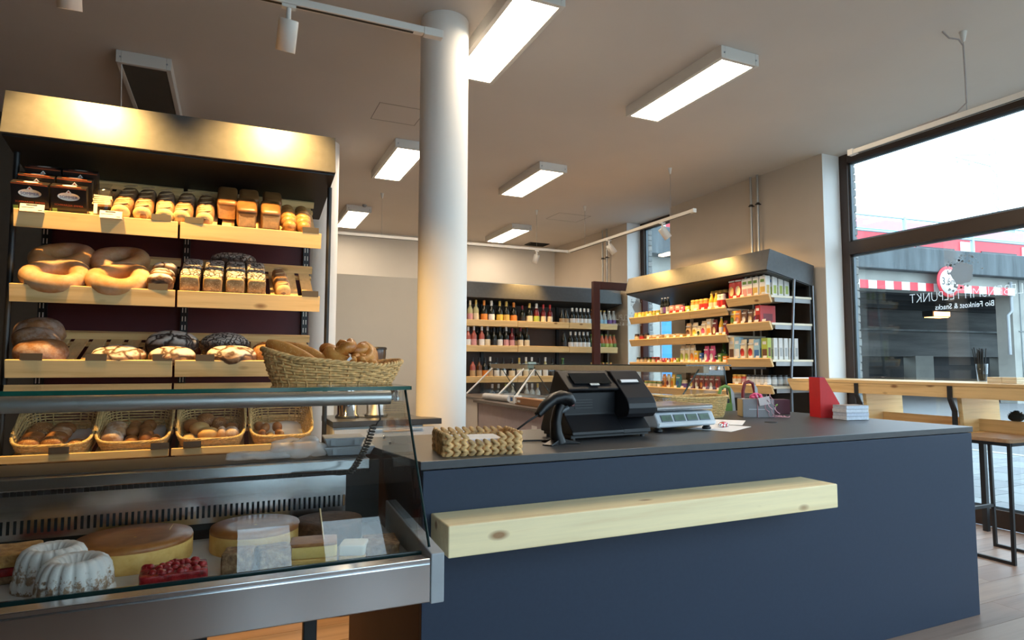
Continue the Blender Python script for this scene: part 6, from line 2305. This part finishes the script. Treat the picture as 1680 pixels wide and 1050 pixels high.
M_gran = mat('speckled_granite', (0.12, 0.10, 0.09), 0.3, var=0.8, nscale=160)
cbx('staff_side_panel', 2.34, 2.37, 3.55, 6.08, 0.0, 0.852, mat('mauve_panel', (0.44, 0.39, 0.42), 0.6))
cbx('end_panel', 2.34, 3.30, 6.06, 6.10, 0.0, 0.88, M_white_metal)
cbx('end_panel', 2.34, 3.30, 3.52, 3.55, 0.0, 0.88, M_white_metal)
cbx('customer_side_panel', 3.27, 3.30, 3.55, 6.06, 0.0, 0.88, M_white_metal)
cbx('granite_ledge', 2.30, 2.58, 3.50, 6.11, 0.853, 0.882, M_gran, 0.003)
cbx('display_deck', 2.58, 3.28, 3.54, 6.08, 0.855, 0.875, M_steel_y)
cbx('lamp_housing', 3.02, 3.07, 3.45, 6.15, 1.188, 1.238, mat('khaki_housing', (0.34, 0.29, 0.21), 0.5), 0.003)
cbx('top_glass', 2.86, 3.26, 3.44, 6.16, 1.2385, 1.2465, M_case_glass)
cbx('top_glass_edge', 2.857, 2.860, 3.44, 6.16, 1.238, 1.247, M_edge_dark)
cbx('top_glass_edge', 2.857, 3.262, 3.437, 3.44, 1.238, 1.247, M_edge_dark)
for yy in (3.50, 6.12):
    poly = [(2.75, 0.884), (3.30, 0.884), (3.25, 1.236), (3.07, 1.236), (2.98, 1.18)]
    MB().prism([(a - cx, b) for a, b in poly], yy - 0.003 - cy, yy + 0.003 - cy, 1).build('end_glass', M_case_glass, cc)
    m = MB()
    m.tube([(2.75 - cx, yy - cy, 0.884), (3.04 - cx, yy - cy, 1.236)], 0.005, 5)
    m.tube([(3.30 - cx, yy - cy, 0.884), (3.25 - cx, yy - cy, 1.236)], 0.005, 5)
    m.build('end_glass_edge', M_edge_dark, cc)
MB().prism([(3.262 - cx, 1.235), (3.268 - cx, 1.235), (3.306 - cx, 0.882), (3.300 - cx, 0.882)], 3.51 - cy, 6.11 - cy, 1).build('customer_glass', M_case_glass, cc)
m = MB()
for xx in (3.11, 3.19):
    m.lathe([(0.010, -0.03), (0.012, -0.02), (0.007, 0)], 10, M=T(xx - cx, 3.49 - cy, 1.236))
m.build('glass_clamp', M_chrome, cc)
MB().tube([(3.0 - cx, 6.09 - cy, 1.19), (2.72 - cx, 6.0 - cy, 0.884)], 0.010, 8).build('strut', M_white_metal, cc)

fc = empty('far_glass_case', (2.9, 6.75, 0), 0, 'small glass case with diagonal struts beyond the cheese counter', 'display case')
fx, fy = 2.9, 6.75
MB().box(2.45 - fx, 3.3 - fx, 6.22 - fy, 7.2 - fy, 0.0, 0.86).build('case_body', M_white_metal, fc)
MB().box(2.42 - fx, 3.32 - fx, 6.2 - fy, 7.22 - fy, 0.86, 0.885).build('case_top', M_gran, fc)
MB().box(2.95 - fx, 2.99 - fx, 6.22 - fy, 7.22 - fy, 1.195, 1.25).build('lamp_housing', MATS['khaki_housing'], fc)
MB().box(2.92 - fx, 3.12 - fx, 6.22 - fy, 7.2 - fy, 1.2505, 1.258).build('top_glass', M_case_glass, fc)
for yy in (6.26, 7.18):
    MB().prism([(2.60 - fx, 0.886), (3.28 - fx, 0.886), (3.1 - fx, 1.25), (2.99 - fx, 1.25)], yy - fy, yy + 0.006 - fy, 1).build('end_glass', M_case_glass, fc)
    MB().tube([(2.62 - fx, yy - fy, 0.89), (2.98 - fx, yy - fy, 1.22)], 0.010, 8).build('strut', M_white_metal, fc)
    MB().tube([(3.30 - fx, yy - fy, 0.89), (3.05 - fx, yy - fy, 1.24)], 0.005, 6).build('glass_edge', M_edge_dark, fc)
MB().box(2.98 - fx, 3.08 - fx, 6.20 - fy, 6.225 - fy, 1.20, 1.27).build('bracket_plate', mat('bracket_teal', (0.30, 0.42, 0.42), 0.4), fc, bevel=0.006)

o = MB().tube([(2.40, 6.02, 0.917), (2.45, 5.50, 0.917)], 0.034, 18).build('film_roll', mat('clear_film_roll', (0.62, 0.63, 0.66), 0.2))
tag(o, 'thick roll of clear film on the granite ledge', 'film roll')
o = empty('film_box', (2.44, 5.35, 0.883), 0, 'white printed carton beside the film roll', 'carton')
MB().box(-0.04, 0.04, -0.05, 0.05, 0, 0.07).build('carton_body', GM['white'], o)
MB().box(-0.0408, -0.04, -0.02, 0.03, 0.02, 0.055).build('side_print', GM['blue'], o)
o = empty('foil_box', (2.42, 4.82, 0.883), 0, 'long brown dispenser carton on the granite ledge', 'carton')
MB().box(-0.04, 0.045, -0.42, 0.42, 0, 0.062).build('carton_body', mat('brown_board', (0.33, 0.16, 0.07), 0.7), o, bevel=0.003)
MB().box(-0.0408, -0.04, 0.38, 0.419, 0.01, 0.055).build('end_print', GM['white'], o)
MB().box(-0.0408, -0.04, 0.30, 0.36, 0.02, 0.04).build('end_print', GM['white'], o)
o = MB().box(-0.001, 0.0, -0.05, 0.05, 0, 0.13).build('notice_sheet', M_paper, loc=(2.339, 4.75, 0.60))
tag(o, 'small printed notice on the mauve counter panel', 'notice')
for (px, py, c, lb) in ((1193, 648, 'green', 'green loop handle bag behind the wicker basket'), (1232, 640, 'dkred', 'plum loop handle bag behind the gift box')):
    p = at(px, py, y=3.34)
    hb = empty('loop_bag', (p.x, 3.36, 0.885), rad(-15), lb, 'bag', 'loop handle bags')
    hh = p.z - 0.885 + 0.06
    m = MB()
    pts = [(-0.045, 0, 0.0), (-0.045, 0, hh * .72), (-0.030, 0, hh * .95), (0, 0, hh), (0.030, 0, hh * .95), (0.045, 0, hh * .72), (0.045, 0, 0.0)]
    m.tube(pts, 0.012, 8, flat=1.0)
    m.box(-0.05, 0.05, -0.012, 0.012, 0.0, hh * .45)
    m.build('bag_body', GM[c], hb)
    MB().prism([(0.05, 0), (0.075, 0), (0.06, hh * .8), (0.035, hh * .97)], -0.012, 0.012, 1).build('bag_side', GM['grey'], hb)
hb_table = MB().box(2.9, 3.45, 3.305, 3.43, 0.0, 0.884)
o = hb_table.build('side_cabinet', M_white_metal, bevel=0.003)
tag(o, 'narrow white cabinet between sales counter and cheese counter', 'cabinet')

# ================================================================== coffee counter
kc = empty('coffee_counter', (0.75, 3.45, 0), 0, 'white drawer cabinet with dark worktop beside the column', 'cabinet')
kx, ky = 0.75, 3.45
tp = [(0.468, 3.22), (1.035, 3.22), (1.02, 3.30), (0.962, 3.35), (0.945, 3.44), (0.945, 3.64), (0.468, 3.64)]
MB().prism([(a - kx, b - ky) for a, b in tp], 0.93, 0.96, 2).build('worktop', M_ctop, kc, bevel=0.002)
MB().box(0.475 - kx, 0.94 - kx, 3.25 - ky, 3.63 - ky, 0.05, 0.929).build('cabinet_body', M_white, kc)
for k in range(3):
    d = MB().box(0.478 - kx, 1.0 - kx, 3.232 - ky, 3.249 - ky, 0.10 + k * 0.275, 0.368 + k * 0.275).build('drawer', mat('drawer_white', (0.80, 0.79, 0.78), 0.35), kc, bevel=0.002)
    MB().box(0.64 - kx, 0.93 - kx, 3.222 - ky, 3.232 - ky, 0.352 + k * 0.275, 0.362 + k * 0.275).build('handle', M_alu, d)
for (x, y, r, h, lb, hop) in ((0.575, 3.44, 0.052, 0.15, 'chrome coffee canister under the oval basket', False), (0.735, 3.46, 0.052, 0.37, 'coffee grinder with dark bean hopper behind the oval basket', True)):
    e = empty('coffee_grinder' if hop else 'coffee_canister', (x, y, 0.961), 0, lb, 'grinder' if hop else 'canister')
    MB().lathe([(r * 1.15, 0), (r * 1.15, 0.012), (r, 0.02), (r, 0.11), (r * .9, 0.13), (r * .9, 0.15)], 28).build('metal_body', M_chrome if not hop else M_alu, e)
    MB().lathe([(r * 1.2, 0), (r * 1.2, 0.010), (r * 1.1, 0.012)], 28).build('base_ring', M_black, e)
    if hop:
        MB().lathe([(r * .85, 0.151), (r * .85, 0.30), (r * .92, 0.34), (r * .92, 0.365)], 28).build('bean_hopper', mat('smoked_hopper', (0.09, 0.06, 0.045), 0.1), e)
        MB().lathe([(r * 1.0, 0.366), (r * 1.0, 0.376), (r * .9, 0.38), (0.002, 0.38)], 28, cap=False).build('hopper_lid', M_black, e)
o = MB().tube([(0.62, 3.40, 0.965), (0.66, 3.36, 0.965), (0.70, 3.38, 0.965)], 0.004, 6).build('power_cable', M_black)
tag(o, 'black power cable between canister and grinder', 'cable')

# ================================================================== bar at the window
br = empty('window_bar', (5.18, 3.0, 0), 0, 'pine standing bar along the large window', 'bar table')
ox, oy = 5.18, 3.0


def obx(name, x0, x1, y0, y1, z0, z1, m, bevel=0.0):
    return MB().box(x0 - ox, x1 - ox, y0 - oy, y1 - oy, z0, z1).build(name, m, br, bevel=bevel)


XB = 4.71
obx('bar_top', XB - 0.005, 5.28, -0.3, 4.25, 1.098, 1.122, M_pine_y, 0.003)
MB().prism([(-0.3 - oy, 1.015), (4.20 - oy, 1.015), (4.255 - oy, 1.098), (-0.3 - oy, 1.098)], XB - ox, XB + 0.025 - ox, 0).build('front_apron', M_pine_y, br, bevel=0.002)
for yy in (3.505, 2.77, 2.03):
    MB().hexa([(4.79 - ox, yy - oy, 0.72), (5.22 - ox, yy - oy, 0.72), (5.22 - ox, yy + 0.03 - oy, 0.72), (4.79 - ox, yy + 0.03 - oy, 0.72),
               (4.745 - ox, yy - oy, 1.0975), (5.20 - ox, yy - oy, 1.0975), (5.20 - ox, yy + 0.03 - oy, 1.0975), (4.745 - ox, yy + 0.03 - oy, 1.0975)]).build('side_board', M_pine, br)
    MB().prism([(XB - 0.012 - ox, 1.097), (XB - 0.001 - ox, 1.097), (XB - 0.001 - ox, 1.014), (XB + 0.05 - ox, 0.92), (XB + 0.05 - ox, 0.72), (XB + 0.033 - ox, 0.72), (XB + 0.033 - ox, 0.915), (XB - 0.012 - ox, 1.005)], yy + 0.031 - oy, yy + 0.062 - oy, 1).build('steel_bracket', M_black, br)
obx('trough_rail', 4.95, 4.972, -0.2, 3.50, 0.776, 0.862, M_pine_y, 0.002)
obx('trough_floor', 4.82, 5.22, -0.2, 3.50, 0.755, 0.7755, M_pine_y, 0.002)
obx('leg', 5.225, 5.26, 2.90, 2.935, 0, 1.0975, M_black)
obx('leg', 5.225, 5.26, 0.70, 0.735, 0, 1.0975, M_black)
obx('leg', 5.10, 5.13, 4.19, 4.22, 0, 1.0975, M_black)

# bar stool
bs = empty('bar_stool', (4.68, 2.51, 0), 0, 'bar stool with wooden seat and black square-tube frame', 'stool')
stx, sty = 4.68, 2.51
x0, x1, y0, y1 = 4.50 - stx, 4.86 - stx, 2.356 - sty, 2.653 - sty
poly = []
for (qx, qy, a0) in ((x1 + .01, y1 + .02, 0), (x0 - .01, y1 + .02, 90), (x0 - .01, y0 - .02, 180), (x1 + .01, y0 - .02, 270)):
    rr = 0.035
    ccx = qx - rr * (1 if qx > 0 else -1)
    ccy = qy - rr * (1 if qy > 0 else -1)
    for t in range(6):
        an = rad(a0 + 18 * t)
        poly.append((ccx + rr * math.cos(an), ccy + rr * math.sin(an)))
MB().prism(poly, 0.755, 0.780, 2).build('seat', wood('stool_seat_wood', (0.38, 0.22, 0.11), (0.27, 0.14, 0.07), 0, False), bs, bevel=0.003)
tb = 0.010
for (lx, ly) in ((x0, y0), (x1, y0), (x0, y1), (x1, y1)):
    ix, iy = lx * 0.93, ly
    MB().hexa([(lx - tb, ly - tb, 0), (lx + tb, ly - tb, 0), (lx + tb, ly + tb, 0), (lx - tb, ly + tb, 0), (ix - tb, iy - tb, 0.754), (ix + tb, iy - tb, 0.754), (ix + tb, iy + tb, 0.754), (ix - tb, iy + tb, 0.754)]).build('leg', M_black, bs)
for lx in (x0, x1):
    MB().box(lx - tb, lx + tb, y0, y1, 0, 0.02).build('floor_bar', M_black, bs)
    MB().box(lx * .93 - tb, lx * .93 + tb, y0, y1, 0.733, 0.754).build('seat_rail', M_black, bs)
for ly in (y0, y1):
    MB().box(x0 * .93, x1 * .93, ly - tb, ly + tb, 0.733, 0.754).build('seat_rail', M_black, bs)
MB().box(x0 * .97, x1 * .97, y1 - tb, y1 + tb, 0.27, 0.29).build('footrest', M_black, bs)

# glass of straws
gl = empty('straw_glass', at(1612, 626, z=1.1225), 0, 'tall drinking glass full of black straws on the window bar', 'glass')
MB().lathe([(0.001, 0.004), (0.026, 0.004), (0.028, 0.0), (0.031, 0.002), (0.040, 0.135), (0.0385, 0.135), (0.029, 0.008), (0.001, 0.007)], 24, cap=False).build('tumbler', glass('tumbler_glass', (0.90, 0.92, 0.93)), gl)
rg = random.Random(2)
for k in range(26):
    a, d = rg.uniform(0, 6.28), rg.uniform(0.0, 0.018)
    t = rg.uniform(0.9, 1.9)
    s = MB().tube([(d * math.cos(a), d * math.sin(a), 0.010), (d * t * 1.5 * math.cos(a) + rg.uniform(-.008, .008), d * t * 1.5 * math.sin(a) + rg.uniform(-.008, .008), rg.uniform(0.215, 0.265))], 0.0034, 6).build('straw', M_black, gl)
bk = empty('wood_block_stack', at(1650, 629, z=1.1225), rad(92), 'flat stack of pale napkins on the window bar', 'stack')
for k in range(3):
    for s in (-0.045, 0.045):
        MB().box(s - 0.044, s + 0.044, -0.05, 0.05, 0.0005 + k * 0.0145, 0.014 + k * 0.0145).build('napkin_layer', mat('pale_napkin_%d' % (k % 2), ((0.74, 0.62, 0.44), (0.80, 0.70, 0.52))[k % 2], 0.8), bk, bevel=0.001)
cu = empty('bristle_ball', at(1668, 690, x=4.961), 0, 'dark bristly ball on the lower rail of the window bar', 'ornament')
cu.location.z = 0.8625
MB().blob(0.045, 0.045, 0.036, 1, 1, 20, 12, 0.15, 40, 1, 0.8, M=T(0, 0, 0.029)).build('ball_body', mat('bristle_dark', (0.012, 0.016, 0.014), 0.8), cu)
m = MB()
for k in range(150):
    a, e = rg.uniform(0, 6.28), rg.uniform(-0.2, 1.5)
    d = Vector((math.cos(a) * math.cos(e), math.sin(a) * math.cos(e), math.sin(e)))
    q = Vector((0, 0, 0.03)) + Vector((d.x * 0.042, d.y * 0.042, d.z * 0.034))
    m.tube([q, q + d * 0.012], [0.0016, 0.0003], 4)
tag(m.build('bristles', MATS['bristle_dark'], cu), kind='stuff')
